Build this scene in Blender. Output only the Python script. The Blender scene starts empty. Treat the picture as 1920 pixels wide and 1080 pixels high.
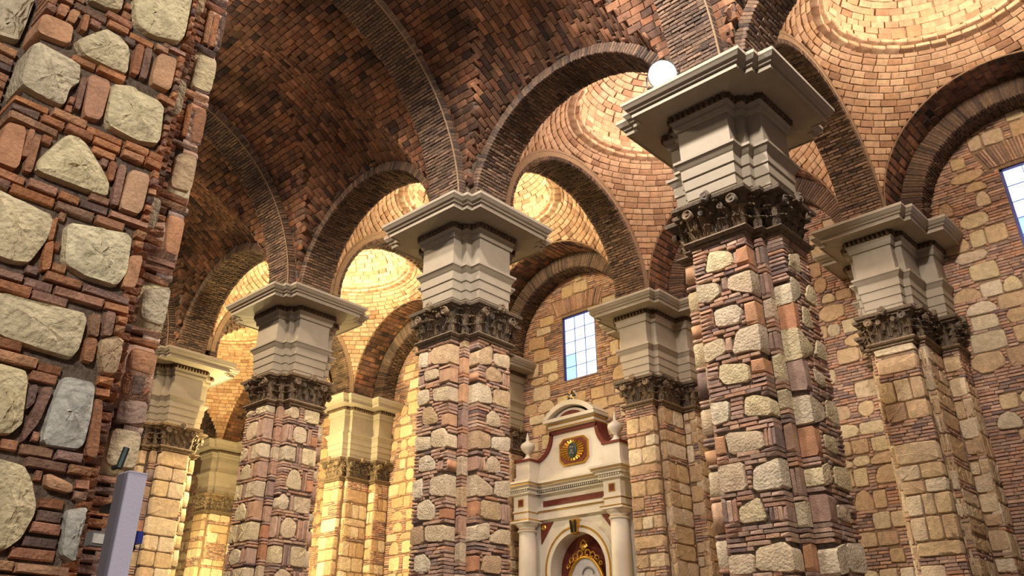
import bpy, math, random
import numpy as np
from mathutils import Matrix, Vector

# ------------------------------------------------------------------ scene, camera, light
scene = bpy.context.scene
COL = scene.collection
rnd = random.Random(7)
NR = np.random.default_rng(11)

L = 5.435            # bay length along the nave (x)
NAVE = 8.75          # nave width, pier row to pier row
AX = [2.7175 - L * i for i in range(6)]     # bay centres A B C D E F
CAM = np.array([4.7184, -9.9515, 1.5912])
YAW, PITCH, ROLL, FPX = 2.3364, 0.4942, 0.0082, 1603.0
PPX, PPY = 960 - 41.57, 540 - 97.24
_f = np.array([math.cos(PITCH) * math.cos(YAW), math.cos(PITCH) * math.sin(YAW), math.sin(PITCH)])
_r = np.array([math.sin(YAW), -math.cos(YAW), 0.0])
_u = np.cross(_r, _f)
CR = math.cos(ROLL) * _r + math.sin(ROLL) * _u
CU = -math.sin(ROLL) * _r + math.cos(ROLL) * _u
CF = _f

def pix(P):
    d = np.asarray(P, float) - CAM
    w = d @ CF
    return np.stack([PPX + FPX * (d @ CR) / w, PPY - FPX * (d @ CU) / w], -1), w

def hit(px, py, ax, val):
    d = CF + CR * (px - PPX) / FPX - CU * (py - PPY) / FPX
    return CAM + d * (val - CAM[ax]) / d[ax]

cam_d = bpy.data.cameras.new('camera')
cam = bpy.data.objects.new('camera', cam_d)
COL.objects.link(cam)
cam_d.sensor_width = 36.0
cam_d.lens = FPX / 1920 * 36.0
cam_d.shift_x = (960 - PPX) / 1920
cam_d.shift_y = (PPY - 540) / 1920
cam_d.clip_start = 0.05
m = Matrix((( CR[0], CU[0], -CF[0], CAM[0]), (CR[1], CU[1], -CF[1], CAM[1]), (CR[2], CU[2], -CF[2], CAM[2]), (0, 0, 0, 1)))
cam.matrix_world = m
scene.camera = cam

world = bpy.data.worlds.new('world')
scene.world = world
world.use_nodes = True
bg = world.node_tree.nodes['Background']
bg.inputs[0].default_value = (0.86, 0.80, 0.86, 1)
bg.inputs[1].default_value = 0.12

scene.view_settings.view_transform = 'Standard'
scene.view_settings.look = 'None'
scene.view_settings.gamma = 1.0
scene.view_settings.exposure = -0.12
scene.view_settings.use_curve_mapping = False

def lamp(name, kind, loc, energy, color, size=0.3, target=None, spot=None, blend=0.5):
    d = bpy.data.lights.new(name, kind)
    d.energy = energy
    d.color = color
    if kind == 'AREA':
        d.shape = 'DISK'
        d.size = size
    else:
        d.shadow_soft_size = size
    if kind == 'SPOT':
        d.spot_size = math.radians(spot)
        d.spot_blend = blend
    o = bpy.data.objects.new(name, d)
    COL.objects.link(o)
    o.location = loc
    if target is not None:
        o.rotation_euler = (Vector(target) - Vector(loc)).to_track_quat('-Z', 'Y').to_euler()
    return o

WARM = (1.0, 0.80, 0.60)
NEUT = (1.0, 0.88, 0.77)
YEL = (1.0, 0.78, 0.36)
# lamps under the crown of the nave vault, over the top of the frame or behind the near pier
for k, (x, y, z, e, c) in enumerate([(2.7, -4.4, 12.6, 3000, NEUT), (-2.0, -4.4, 12.75, 2400, NEUT), (-8.15, -5.4, 12.6, 1900, WARM), (-13.6, -5.4, 12.6, 1900, (1.0, 0.76, 0.45))]):
    lamp('nave_lamp', 'SPOT', (x, y, z), e, c, 0.2, (x, y + 1.2, 4.6), 150, 0.35)
    lamp('nave_vault_fill', 'POINT', (x, y, z - 0.1), e * 0.05, WARM, 0.2)  # weak fill point added beside each lamp to lift the vault
# unseen fill light added behind the camera to brighten the near pier
lamp('near_pier_fill', 'SPOT', (6.6, -12.6, 6.0), 1700, (1.0, 0.92, 0.80), 0.5, (0.7, -8.7, 3.8), 70, 0.6)
# ------------------------------------------------------------------ materials
def lin(c):
    return tuple((v / 12.92 if v <= 0.04045 else ((v + 0.055) / 1.055) ** 2.4) for v in (c[0] / 255, c[1] / 255, c[2] / 255)) + (1,)

MATS = {}
def newmat(name):
    m = bpy.data.materials.new(name)
    m.use_nodes = True
    nt = m.node_tree
    b = nt.nodes['Principled BSDF']
    MATS[name] = m
    return m, nt, b

def piece_mat(name, cols, rough=0.85, nscale=9.0, mott=0.28, bump=0.35, bscale=60.0, dark=0.0, spec=0.25):
    """per-piece colour from a random id, mottled by world-space noise, with fine relief"""
    m, nt, b = newmat(name)
    N, K = nt.nodes, nt.links
    oi = N.new('ShaderNodeObjectInfo')
    at = N.new('ShaderNodeAttribute'); at.attribute_name = 'rnd'
    ad = N.new('ShaderNodeMath'); ad.operation = 'ADD'
    fr = N.new('ShaderNodeMath'); fr.operation = 'FRACT'
    K.new(oi.outputs['Random'], ad.inputs[0]); K.new(at.outputs['Fac'], ad.inputs[1]); K.new(ad.outputs[0], fr.inputs[0])
    rp = N.new('ShaderNodeValToRGB'); rp.color_ramp.interpolation = 'LINEAR'
    el = rp.color_ramp.elements
    for i, c in enumerate(cols):
        p = i / max(1, len(cols) - 1)
        e = el[i] if i < 2 and i < len(el) else el.new(p)
        e.position = p
    for i, c in enumerate(cols):
        el[i].position = i / max(1, len(cols) - 1); el[i].color = lin(c)
    K.new(fr.outputs[0], rp.inputs[0])
    ge = N.new('ShaderNodeNewGeometry')
    n1 = N.new('ShaderNodeTexNoise'); n1.inputs['Scale'].default_value = nscale; n1.inputs['Detail'].default_value = 5; n1.inputs['Roughness'].default_value = 0.65
    K.new(ge.outputs['Position'], n1.inputs['Vector'])
    mr = N.new('ShaderNodeMapRange'); mr.inputs[1].default_value = 0.3; mr.inputs[2].default_value = 0.72
    mr.inputs[3].default_value = 1.0 - mott; mr.inputs[4].default_value = 1.0 + mott * 0.6
    K.new(n1.outputs['Fac'], mr.inputs[0])
    mx = N.new('ShaderNodeMix'); mx.data_type = 'RGBA'; mx.blend_type = 'MULTIPLY'; mx.inputs[0].default_value = 1
    K.new(rp.outputs[0], mx.inputs[6]); K.new(mr.outputs[0], mx.inputs[7])
    out = mx.outputs[2]
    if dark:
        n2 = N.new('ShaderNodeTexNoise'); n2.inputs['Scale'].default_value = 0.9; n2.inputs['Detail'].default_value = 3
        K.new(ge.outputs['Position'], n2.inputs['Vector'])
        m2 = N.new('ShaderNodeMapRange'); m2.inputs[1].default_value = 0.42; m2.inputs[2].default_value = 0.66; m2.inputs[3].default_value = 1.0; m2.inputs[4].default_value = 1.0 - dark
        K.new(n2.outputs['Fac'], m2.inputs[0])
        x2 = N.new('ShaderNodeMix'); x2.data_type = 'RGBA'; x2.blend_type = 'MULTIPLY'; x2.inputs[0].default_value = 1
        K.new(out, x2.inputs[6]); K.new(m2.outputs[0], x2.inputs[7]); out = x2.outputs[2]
    K.new(out, b.inputs['Base Color'])
    n3 = N.new('ShaderNodeTexNoise'); n3.inputs['Scale'].default_value = bscale; n3.inputs['Detail'].default_value = 4
    K.new(ge.outputs['Position'], n3.inputs['Vector'])
    bp = N.new('ShaderNodeBump'); bp.inputs['Strength'].default_value = bump; bp.inputs['Distance'].default_value = 0.02
    K.new(n3.outputs['Fac'], bp.inputs['Height']); K.new(bp.outputs[0], b.inputs['Normal'])
    b.inputs['Roughness'].default_value = rough
    b.inputs['Specular IOR Level'].default_value = spec
    return m

def plain_mat(name, col, rough=0.6, metal=0.0, nscale=6.0, mott=0.12, bump=0.05, bscale=80.0, spec=0.4):
    m = piece_mat(name, [col, col], rough, nscale, mott, bump, bscale, 0.0, spec)
    m.node_tree.nodes['Principled BSDF'].inputs['Metallic'].default_value = metal
    return m

def emit_mat(name, col, strength):
    m, nt, b = newmat(name)
    b.inputs['Base Color'].default_value = lin(col)
    b.inputs['Emission Color'].default_value = lin(col)
    b.inputs['Emission Strength'].default_value = strength
    return m

piece_mat('brick', [(174, 134, 114), (200, 160, 134), (184, 152, 136), (212, 176, 148), (150, 130, 122), (200, 166, 146), (126, 108, 106), (210, 180, 158), (198, 146, 112)], 0.9, 14, 0.32, 0.55, 70)
piece_mat('orange', [(210, 160, 122), (202, 146, 110), (172, 146, 134), (214, 170, 132), (194, 140, 106)], 0.9, 7, 0.34, 0.4, 60)
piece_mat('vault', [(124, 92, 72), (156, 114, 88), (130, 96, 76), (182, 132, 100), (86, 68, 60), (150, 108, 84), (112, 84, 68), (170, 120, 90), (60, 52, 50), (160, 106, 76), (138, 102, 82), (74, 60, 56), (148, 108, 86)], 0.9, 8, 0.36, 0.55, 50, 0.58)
piece_mat('brick_near', [(190, 130, 90), (158, 108, 80), (200, 150, 112), (122, 100, 90), (204, 140, 96), (112, 96, 92), (180, 126, 98), (150, 124, 116), (196, 132, 86)], 0.9, 16, 0.36, 0.7, 60)
piece_mat('vault_dark', [(112, 94, 82), (140, 116, 98), (98, 82, 74), (152, 124, 102), (80, 68, 66), (126, 106, 92)], 0.92, 18, 0.42, 0.6, 60, 0.45)
piece_mat('domebrick', [(192, 158, 130), (212, 180, 150), (182, 146, 118), (216, 186, 156), (202, 164, 130), (160, 124, 100), (214, 182, 150), (190, 150, 118)], 0.9, 9, 0.26, 0.55, 45, 0.16)
piece_mat('stone', [(216, 198, 158), (226, 210, 170), (208, 190, 156), (220, 202, 160), (202, 188, 162), (228, 214, 178)], 0.9, 13, 0.26, 1.0, 34)
piece_mat('stone_pale', [(224, 208, 180), (214, 196, 166), (228, 214, 188), (208, 186, 158), (222, 202, 168), (204, 184, 156)], 0.9, 13, 0.26, 0.9, 34)
piece_mat('stone_tan', [(204, 176, 138), (214, 190, 150), (192, 164, 128), (208, 180, 144), (184, 154, 124), (216, 196, 162)], 0.9, 11, 0.28, 0.8, 34)
piece_mat('mortar', [(116, 100, 88), (116, 100, 88)], 0.95, 22, 0.5, 0.8, 50)
piece_mat('mortar_light', [(154, 130, 106), (154, 130, 106)], 0.95, 22, 0.35, 0.8, 50)
piece_mat('plaster', [(160, 150, 133), (164, 154, 138), (156, 146, 130)], 0.6, 5, 0.08, 0.04, 60)
piece_mat('dentil', [(92, 74, 60), (112, 92, 74), (84, 70, 62)], 0.7, 20, 0.3, 0.2, 60)
piece_mat('bronze', [(112, 96, 78), (134, 112, 86), (92, 82, 72), (146, 122, 92)], 0.62, 20, 0.55, 0.5, 60, 0, 0.5)
piece_mat('white', [(212, 206, 196), (212, 206, 196)], 0.5, 4, 0.05, 0.02, 60, 0, 0.4)
plain_mat('gold', (206, 160, 74), 0.32, 0.85, 20, 0.25)
plain_mat('maroon', (106, 44, 36), 0.6, 0.0, 12, 0.25)
plain_mat('black', (28, 26, 26), 0.5)
plain_mat('steel', (60, 68, 150), 0.45, 0.2)  # blue fringe of window light put into the frame colour
plain_mat('speaker_grey', (206, 202, 222), 0.45, 0.0, 3, 0.05)
plain_mat('speaker_dark', (112, 108, 118), 0.6, 0.0, 3, 0.05)
plain_mat('canvas', (186, 186, 198), 0.6, 0, 10, 0.2)
plain_mat('grey', (110, 110, 112), 0.5)
plain_mat('floor_tile', (92, 78, 66), 0.4, 0, 2, 0.2)
plain_mat('verdigris', (52, 66, 66), 0.45, 0.4, 20, 0.3)
emit_mat('pane', (206, 226, 255), 1.7)
emit_mat('pane_sky', (150, 206, 255), 1.35)
emit_mat('lamp_face', (225, 238, 255), 30.0)
emit_mat('bulb', (255, 236, 200), 12.0)

# ------------------------------------------------------------------ mesh helpers
class MB:
    """collects polygons for one mesh"""
    def __init__(s):
        s.v = []; s.f = []
    def add(s, vs, fs):
        o = len(s.v)
        s.v += [tuple(float(c) for c in p) for p in vs]
        s.f += [tuple(i + o for i in f) for f in fs]
        return s
    def box(s, x0, x1, y0, y1, z0, z1):
        v = [(x, y, z) for z in (z0, z1) for y in (y0, y1) for x in (x0, x1)]
        return s.add(v, [(0, 2, 3, 1), (4, 5, 7, 6), (0, 1, 5, 4), (2, 6, 7, 3), (0, 4, 6, 2), (1, 3, 7, 5)])
    def loft(s, rings, closed=True, cap0=False, cap1=False):
        n = len(rings[0]); o = len(s.v)
        for r in rings:
            s.v += [tuple(float(c) for c in p) for p in r]
        for k in range(len(rings) - 1):
            for i in range(n if closed else n - 1):
                j = (i + 1) % n
                s.f.append((o + k * n + i, o + k * n + j, o + (k + 1) * n + j, o + (k + 1) * n + i))
        if cap0: s.f.append(tuple(o + i for i in reversed(range(n))))
        if cap1: s.f.append(tuple(o + (len(rings) - 1) * n + i for i in range(n)))
        return s
    def lathe(s, prof, c, n=20, axis='z'):
        rings = []
        for r, h in prof:
            rings.append([(c[0] + r * math.cos(2 * math.pi * i / n), c[1] + r * math.sin(2 * math.pi * i / n), c[2] + h) if axis == 'z'
                          else (c[0] + r * math.cos(2 * math.pi * i / n), c[1] + h, c[2] + r * math.sin(2 * math.pi * i / n)) for i in range(n)])
        return s.loft(rings, True, True, True)
    def prism(s, pts, y0, y1):
        """polygon in x,z extruded along y"""
        return s.loft([[(x, y0, z) for x, z in pts], [(x, y1, z) for x, z in pts]], True, True, True)
    def tube(s, pts, r, n=8):
        rings = []
        pts = [Vector(p) for p in pts]
        for i, p in enumerate(pts):
            d = (pts[min(i + 1, len(pts) - 1)] - pts[max(i - 1, 0)]).normalized()
            a = d.orthogonal().normalized() if i == 0 else (prev - d * prev.dot(d)).normalized()
            prev = a; b = d.cross(a)
            rr = r[i] if isinstance(r, (list, tuple)) else r
            rings.append([p + (a * math.cos(t) + b * math.sin(t)) * rr for t in [2 * math.pi * k / n for k in range(n)]])
        return s.loft(rings, True, True, True)
    def build(s, name, mat, parent=None, smooth=False, kind=None, label=None):
        me = bpy.data.meshes.new(name)
        off = woff(parent)
        me.from_pydata([(x - off[0], y - off[1], z - off[2]) for x, y, z in s.v], [], s.f)
        me.materials.append(MATS[mat])
        if smooth:
            me.polygons.foreach_set('use_smooth', [True] * len(me.polygons))
        o = bpy.data.objects.new(name, me)
        COL.objects.link(o)
        o.parent = parent
        if kind: o['kind'] = kind
        if label: o['label'] = label
        return o

WOFF = {}
def woff(o):
    """world offset of an object (parents carry only translations)"""
    while o is not None and o.parent is not None:
        o = o.parent
    return WOFF.get(o.name, (0, 0, 0)) if o is not None else (0, 0, 0)

def thing(name, label, cat, loc=(0, 0, 0), group=None):
    o = bpy.data.objects.new(name, None)
    o.empty_display_size = 0.3
    COL.objects.link(o)
    o.location = loc
    WOFF[o.name] = tuple(loc)
    o['label'] = label; o['category'] = cat
    if group: o['group'] = group
    return o

def struct(name, loc=(0, 0, 0), label=None):
    o = bpy.data.objects.new(name, None)
    COL.objects.link(o); o.location = loc; WOFF[o.name] = tuple(loc)
    o['kind'] = 'structure'
    if label: o['label'] = label
    return o

# ------------------------------------------------------------------ pieces: bricks, stones, tiles
VAR = {}          # key -> (verts Nx3, list of faces)
def reg(key, v, f):
    VAR[key] = (np.asarray(v, float), f)

def _unit_brick(seed, ch=0.10):
    r = random.Random(seed)
    j = lambda a: r.uniform(-a, a)
    v = []
    for z, s in ((-1, 0.5), (-0.10, 0.5), (0.0, 0.5 - 0.035)):
        for sx, sy in ((-1, -1), (1, -1), (1, 1), (-1, 1)):
            v.append((sx * (s if z < -0.05 else 0.5 - 0.03) + j(0.012), sy * (s if z < -0.05 else 0.5 - ch) + j(0.035), z + (j(0.05) if z > -0.5 else 0)))
    f = [(8, 9, 10, 11)]
    for k in (0, 1):
        for i in range(4):
            q = (i + 1) % 4
            f.append((k * 4 + i, k * 4 + q, k * 4 + 4 + q, k * 4 + 4 + i))
    return v, f
for i in range(6):
    reg('brick%d' % i, *_unit_brick(i))

def chaikin(p, n=1):
    for _ in range(n):
        q = []
        for i in range(len(p)):
            a, b = np.array(p[i]), np.array(p[(i + 1) % len(p)])
            q += [a * 0.87 + b * 0.13, a * 0.13 + b * 0.87]
        p = q
    return np.array(p)

def poly_area(p):
    x, y = p[:, 0], p[:, 1]
    return 0.5 * np.sum(x * np.roll(y, -1) - y * np.roll(x, -1))

def stone_mesh(poly, depth, bulge, rings=(0.93, 0.6, 0.25), noise=0.0, seed=0, sharp=False):
    """rough stone with the outline poly (x,y), front near z=0, body down to -depth"""
    p = np.array(poly, float) if sharp else chaikin(poly, 1)
    if poly_area(p) < 0: p = p[::-1]
    n = len(p); c = p.mean(0); r = np.random.default_rng(seed)
    v = [np.c_[p, np.full(n, -depth)], np.c_[p, np.full(n, -min(0.03, depth * 0.3))]]
    for k, s in enumerate(rings):
        zz = bulge * (1 - s * s * 0.8) + r.normal(0, noise, n)
        q = c + (p - c) * s
        if k: q = q + r.normal(0, noise * 0.6, (n, 2))
        v.append(np.c_[q, zz])
    v = np.vstack(v + [np.array([[c[0], c[1], bulge + r.normal(0, noise)]])])
    f = []
    m_ = 1 + len(rings)
    for k in range(m_):
        for i in range(n):
            j = (i + 1) % n
            f.append((k * n + i, k * n + j, (k + 1) * n + j, (k + 1) * n + i))
    o = m_ * n; last = len(v) - 1
    for i in range(n):
        f.append((o + i, o + (i + 1) % n, last))
    return v, f

OUTL = {}
def _outline(kind, seed):
    r = random.Random(seed * 31 + 5)
    n = 9
    if kind == 'round':
        e = r.uniform(2.4, 4.0)
        pts = []
        for i in range(n):
            t = 2 * math.pi * (i + r.uniform(-0.2, 0.2)) / n
            c, s = math.cos(t), math.sin(t)
            k = 0.5 / (abs(c) ** e + abs(s) ** e) ** (1 / e) * r.uniform(0.90, 1.06)
            pts.append((max(-.5, min(.5, c * k)), max(-.5, min(.5, s * k))))
        return pts
    if kind == 'dome':
        return [(-0.5, -0.48 + r.uniform(0, .08)), (0.48, -0.5), (0.5, -0.1 + r.uniform(-.1, .1)), (0.3, 0.38), (-0.02 + r.uniform(-.1, .1), 0.5), (-0.32, 0.36), (-0.5, -0.05)]
    j = lambda: r.uniform(0, 0.07)
    return [(-0.5 + j(), -0.5 + j()), (0, -0.5 + j() * .5), (0.5 - j(), -0.5 + j()), (0.5 - j() * .5, 0), (0.5 - j(), 0.5 - j()), (0, 0.5 - j() * .5), (-0.5 + j(), 0.5 - j()), (-0.5 + j() * .5, 0)]
for kd, cnt in (('round', 7), ('dome', 4), ('block', 7)):
    for i in range(cnt):
        k = '%s%d' % (kd, i)
        OUTL[k] = np.array(_outline(kd, i))
        v, f = stone_mesh(OUTL[k] * 1.02, 1.0, 0.06, (0.91, 0.55), 0.035, i)
        v = v.copy(); v[len(chaikin(OUTL[k], 1)):2 * len(chaikin(OUTL[k], 1)), 2] = -0.12
        reg(k, v, f)

def frame(p, X, Y, Z, sx, sy, sz):
    M = np.eye(4)
    M[:3, 0] = np.asarray(X) * sx; M[:3, 1] = np.asarray(Y) * sy; M[:3, 2] = np.asarray(Z) * sz; M[:3, 3] = p
    return M

MESHC = {}
def var_mesh(key, mat):
    k = (key, mat)
    if k not in MESHC:
        v, f = VAR[key]
        me = bpy.data.meshes.new(key.rstrip('0123456789_') or 'piece')
        me.from_pydata(v.tolist(), [], f)
        me.materials.append(MATS[mat])
        if not key.startswith(('brick', 'dentil')):
            me.polygons.foreach_set('use_smooth', [True] * len(me.polygons))
            me.set_sharp_from_angle(angle=math.radians(38))
        MESHC[k] = me
    return MESHC[k]

COUNT = {'objs': 0, 'stuff_tris': 0}
class Bag:
    def __init__(s):
        s.it = []
    def add(s, key, M, mat, pname):
        s.it.append((key, M, mat, pname))
    def finish(s, parent, stuff_name, limit=300, minpx=9.0):
        if not s.it: return
        off = np.array(woff(parent))
        Ms = np.array([i[1] for i in s.it])
        # projected size of each front face
        c = Ms[:, :3, 3]; ax = Ms[:, :3, 0]; ay = Ms[:, :3, 1]; az = Ms[:, :3, 2]
        ext = np.array([np.abs(VAR[i[0]][0][:, :2]).max(0) * 2 if i[0].startswith('u_') else (1, 1) for i in s.it])
        p0, w = pix(c)
        px, _ = pix(c + ax * 0.5 * ext[:, :1]); py, _ = pix(c + ay * 0.5 * ext[:, 1:2])
        a = (px - p0) * 2; b = (py - p0) * 2
        area = np.abs(a[:, 0] * b[:, 1] - a[:, 1] * b[:, 0])
        facing = np.einsum('ij,ij->i', CAM - c, az) > 0
        big = np.maximum(np.hypot(a[:, 0], a[:, 1]), np.hypot(b[:, 0], b[:, 1]))
        ok = facing & (w > 0.2) & (p0[:, 0] > -40) & (p0[:, 0] < 1960) & (p0[:, 1] > -40) & (p0[:, 1] < 1120) & (big >= minpx) & (area >= minpx * minpx * 0.45)
        single = np.zeros(len(s.it), bool)
        names = sorted(set(i[3] for i in s.it))
        for nm in names:
            idx = np.array([k for k, i in enumerate(s.it) if i[3] == nm and ok[k]], int)
            if len(idx):
                idx = idx[np.argsort(-area[idx])][:limit]
                single[idx] = True
        T = np.eye(4); T[:3, 3] = -off
        for k in np.nonzero(single)[0]:
            key, M, mat, nm = s.it[k]
            o = bpy.data.objects.new(nm, var_mesh(key, mat))
            COL.objects.link(o)
            o.parent = parent
            o.matrix_basis = Matrix((T @ M).tolist())
            COUNT['objs'] += 1
        rest = [k for k in range(len(s.it)) if not single[k]]
        if not rest: return
        mats = sorted(set(s.it[k][2] for k in rest))
        VV, LV, LS, MI, RA = [], [], [], [], []
        nv = 0
        byk = {}
        for k in rest: byk.setdefault((s.it[k][0], s.it[k][2]), []).append(k)
        for (key, mat), ks in byk.items():
            v, f = VAR[key]
            M = Ms[ks]
            P = np.einsum('nij,vj->nvi', M[:, :3, :3], v) + M[:, None, :3, 3] - off
            fl = np.array([i for q in f for i in q], np.int64); ls = np.array([len(q) for q in f], np.int64)
            n = len(ks)
            VV.append(P.reshape(-1, 3))
            LV.append((fl[None, :] + (np.arange(n) * len(v))[:, None] + nv).ravel())
            LS.append(np.tile(ls, n)); MI.append(np.full(n * len(f), mats.index(mat)))
            RA.append(np.repeat(NR.random(n), len(f)))
            nv += n * len(v)
        VV = np.concatenate(VV); LV = np.concatenate(LV); LS = np.concatenate(LS); MI = np.concatenate(MI); RA = np.concatenate(RA)
        me = bpy.data.meshes.new(stuff_name)
        me.vertices.add(len(VV)); me.vertices.foreach_set('co', VV.ravel())
        me.loops.add(len(LV)); me.loops.foreach_set('vertex_index', LV.astype(np.int32))
        me.polygons.add(len(LS))
        st = np.concatenate([[0], np.cumsum(LS)[:-1]])
        me.polygons.foreach_set('loop_start', st.astype(np.int32))
        me.polygons.foreach_set('material_index', MI.astype(np.int32))
        at = me.attributes.new('rnd', 'FLOAT', 'FACE'); at.data.foreach_set('value', RA.astype(np.float32))
        for mt in mats: me.materials.append(MATS[mt])
        me.update(calc_edges=True)
        COUNT['stuff_tris'] += int((LS - 2).sum())
        o = bpy.data.objects.new(stuff_name, me)
        COL.objects.link(o); o.parent = parent; o['kind'] = 'stuff'
        return o

# ------------------------------------------------------------------ masonry on a plane face
class Face:
    """a plane face: origin o (world), S axis along the width, Z axis up, N outward; mask marks what is taken"""
    def __init__(s, o, S, N, w, z0, z1, cell=0.01):
        s.o = np.array(o, float); s.S = np.array(S, float); s.N = np.array(N, float); s.U = np.array([0, 0, 1.0])
        # keep the frame right handed: X x Y = N
        s.flip = np.dot(np.cross(s.S, s.U), s.N) < 0
        s.w, s.z0, s.z1, s.c = w, z0, z1, cell
        s.mask = np.zeros((int(round((z1 - z0) / cell)), int(round(w / cell))), bool)
    def pt(s, a, z, n=0.0):
        return s.o + s.S * a + s.U * (z - s.o[2]) + s.N * n
    def mark(s, poly, grow=0.012):
        p = np.asarray(poly, float); c = p.mean(0)
        d = p - c; ln = np.hypot(d[:, 0], d[:, 1])[:, None]
        p = c + d * (1 + grow / np.maximum(ln, 0.02))
        i0 = max(0, int((p[:, 1].min() - s.z0) / s.c)); i1 = min(s.mask.shape[0], int((p[:, 1].max() - s.z0) / s.c) + 1)
        j0 = max(0, int(p[:, 0].min() / s.c)); j1 = min(s.mask.shape[1], int(p[:, 0].max() / s.c) + 1)
        if i1 <= i0 or j1 <= j0: return
        zz, ss = np.meshgrid(s.z0 + (np.arange(i0, i1) + .5) * s.c, (np.arange(j0, j1) + .5) * s.c, indexing='ij')
        ins = np.zeros(zz.shape, bool); n = len(p)
        for i in range(n):
            a, b = p[i], p[(i + 1) % n]
            if a[1] == b[1]: continue
            cond = (a[1] > zz) != (b[1] > zz)
            ins ^= cond & (ss < (b[0] - a[0]) * (zz - a[1]) / (b[1] - a[1]) + a[0])
        s.mask[i0:i1, j0:j1] |= ins
    def free(s, a0, a1, z0, z1):
        i0 = max(0, int((z0 - s.z0) / s.c)); i1 = int((z1 - s.z0) / s.c); j0 = max(0, int(a0 / s.c)); j1 = int(a1 / s.c)
        sub = s.mask[i0:i1, j0:j1]
        return sub.size > 0 and not sub.any()
    def fr(s, a, z, w, h, d, n=0.0, rot=0.0):
        X = s.S * (-1 if s.flip else 1); Y = s.U
        if rot:
            X, Y = X * math.cos(rot) + Y * math.sin(rot), Y * math.cos(rot) - X * math.sin(rot)
        return frame(s.pt(a, z, n), X, Y, s.N, w, h, d)
    def stone(s, bag, key, a, z, w, h, d=0.12, mat='stone', n=0.0, pname='stone'):
        o = OUTL[key] * (-1 if s.flip else 1, 1)
        s.mark(o * (w, h) + (a, z))
        bag.add(key, s.fr(a, z, w, h, d, n), mat, pname)
    def traced(s, bag, poly, mat='stone', d=0.12, bulge=0.012, noise=0.006, grow=0.012, pname='stone', rings=(0.94, 0.7, 0.4), n=0.0, sub=0):
        """poly in (a,z) face coordinates"""
        p = np.asarray(poly, float)
        s.mark(p, grow)
        c = p.mean(0); q = p - c
        if sub: q = chaikin(q, sub)
        if s.flip: q = q * (-1, 1)
        k = 'u_%d' % len(VAR)
        reg(k, *stone_mesh(q, d, bulge, rings, noise, len(VAR)))
        bag.add(k, s.fr(c[0], c[1], 1, 1, 1, n), mat, pname)
    def brick(s, bag, a, z, w, h, d=0.08, mat='brick', n=0.0, pname='brick', rot=0.0):
        bag.add('brick%d' % rnd.randrange(6), s.fr(a, z, w, h, d, n, rot), mat, pname)
    def soldiers(s, bag, a0, a1, z0, z1, mat='brick', d=0.1, pitch=0.058):
        n = max(1, int(round((a1 - a0) / pitch))); p = (a1 - a0) / n
        for i in range(n):
            s.brick(bag, a0 + p * (i + .5), (z0 + z1) / 2 + rnd.uniform(-.006, .006), p * 0.80, (z1 - z0) * rnd.uniform(0.9, 0.98), d, mat, rnd.uniform(-.012, .004), rot=rnd.uniform(-.03, .03))
        s.mark([(a0, z0), (a1, z0), (a1, z1), (a0, z1)], 0.0)
    def block(s, bag, a0, a1, z0, z1, mat='orange', d=0.1):
        s.brick(bag, (a0 + a1) / 2, (z0 + z1) / 2, a1 - a0 - .014, z1 - z0 - .014, d, mat, rnd.uniform(-.008, .004))
        s.mark([(a0, z0), (a1, z0), (a1, z1), (a0, z1)], 0.0)
    def fill(s, bag, pitch=0.055, blen=(0.12, 0.30), mat='brick', d=0.07, edge_d=None, jit=0.012, tall=0.0):
        nz = int(round((s.z1 - s.z0) / pitch)); p = (s.z1 - s.z0) / nz
        for k in range(nz):
            za, zb = s.z0 + k * p, s.z0 + (k + 1) * p
            i0 = int((za + p * 0.2 - s.z0) / s.c); i1 = max(i0 + 1, int((zb - p * 0.2 - s.z0) / s.c))
            occ = s.mask[i0:i1].any(0)
            j = 0; W = len(occ)
            while j < W:
                if occ[j]: j += 1; continue
                e = j
                while e < W and not occ[e]: e += 1
                a, b = j * s.c, min(e * s.c, s.w)
                j = e
                if b - a < 0.035: continue
                t = a
                while t < b - 0.02:
                    ln = rnd.uniform(*blen)
                    if b - (t + ln) < blen[0] * 0.6: ln = b - t
                    ln = min(ln, b - t)
                    dd = d
                    if edge_d and (t < 0.03 or t + ln > s.w - 0.03): dd = edge_d
                    s.brick(bag, t + ln / 2, (za + zb) / 2 + rnd.uniform(-.004, .004), max(ln - 0.012, 0.02), p * rnd.uniform(0.74, 0.86), dd, mat, rnd.uniform(-jit, jit * 0.5), rot=rnd.uniform(-.012, .012) if not edge_d else 0)
                    t += ln
# ------------------------------------------------------------------ plans and mouldings
PA, PC, PO = 0.393, 0.51, 0.72
def pier_plan():
    q = [(PA, -PO), (PA, -PC), (PC, -PC), (PC, -PA), (PO, -PA)]      # corner towards +x,-y
    pts = []
    for k in range(4):
        c, s = [(1, 0), (0, 1), (-1, 0), (0, -1)][k]
        pts += [(x * c - y * s, x * s + y * c) for x, y in q]
    return [(x, y, math.copysign(1, x), math.copysign(1, y)) for x, y in pts]
PIER_PLAN = pier_plan()
WALLY = 6.82
WF, WCO, WW = (0.36, 5.30), (0.48, 5.50), (0.78, 6.30)
def wall_plan():
    h = [(WF[0], WF[1]), (WF[0], WCO[1]), (WCO[0], WCO[1]), (WCO[0], WW[1]), (WW[0], WW[1]), (WW[0], WALLY)]
    r = [(x, y, 1, 0 if y == WALLY else -1) for x, y in h]
    l = [(-x, y, -1, 0 if y == WALLY else -1) for x, y in reversed(h)]
    return r + l
WALL_PLAN = wall_plan()

def ring(plan, cx, cy, e, z):
    return [(cx + x + sx * e, cy + y + sy * e, z) for x, y, sx, sy in plan]

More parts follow.
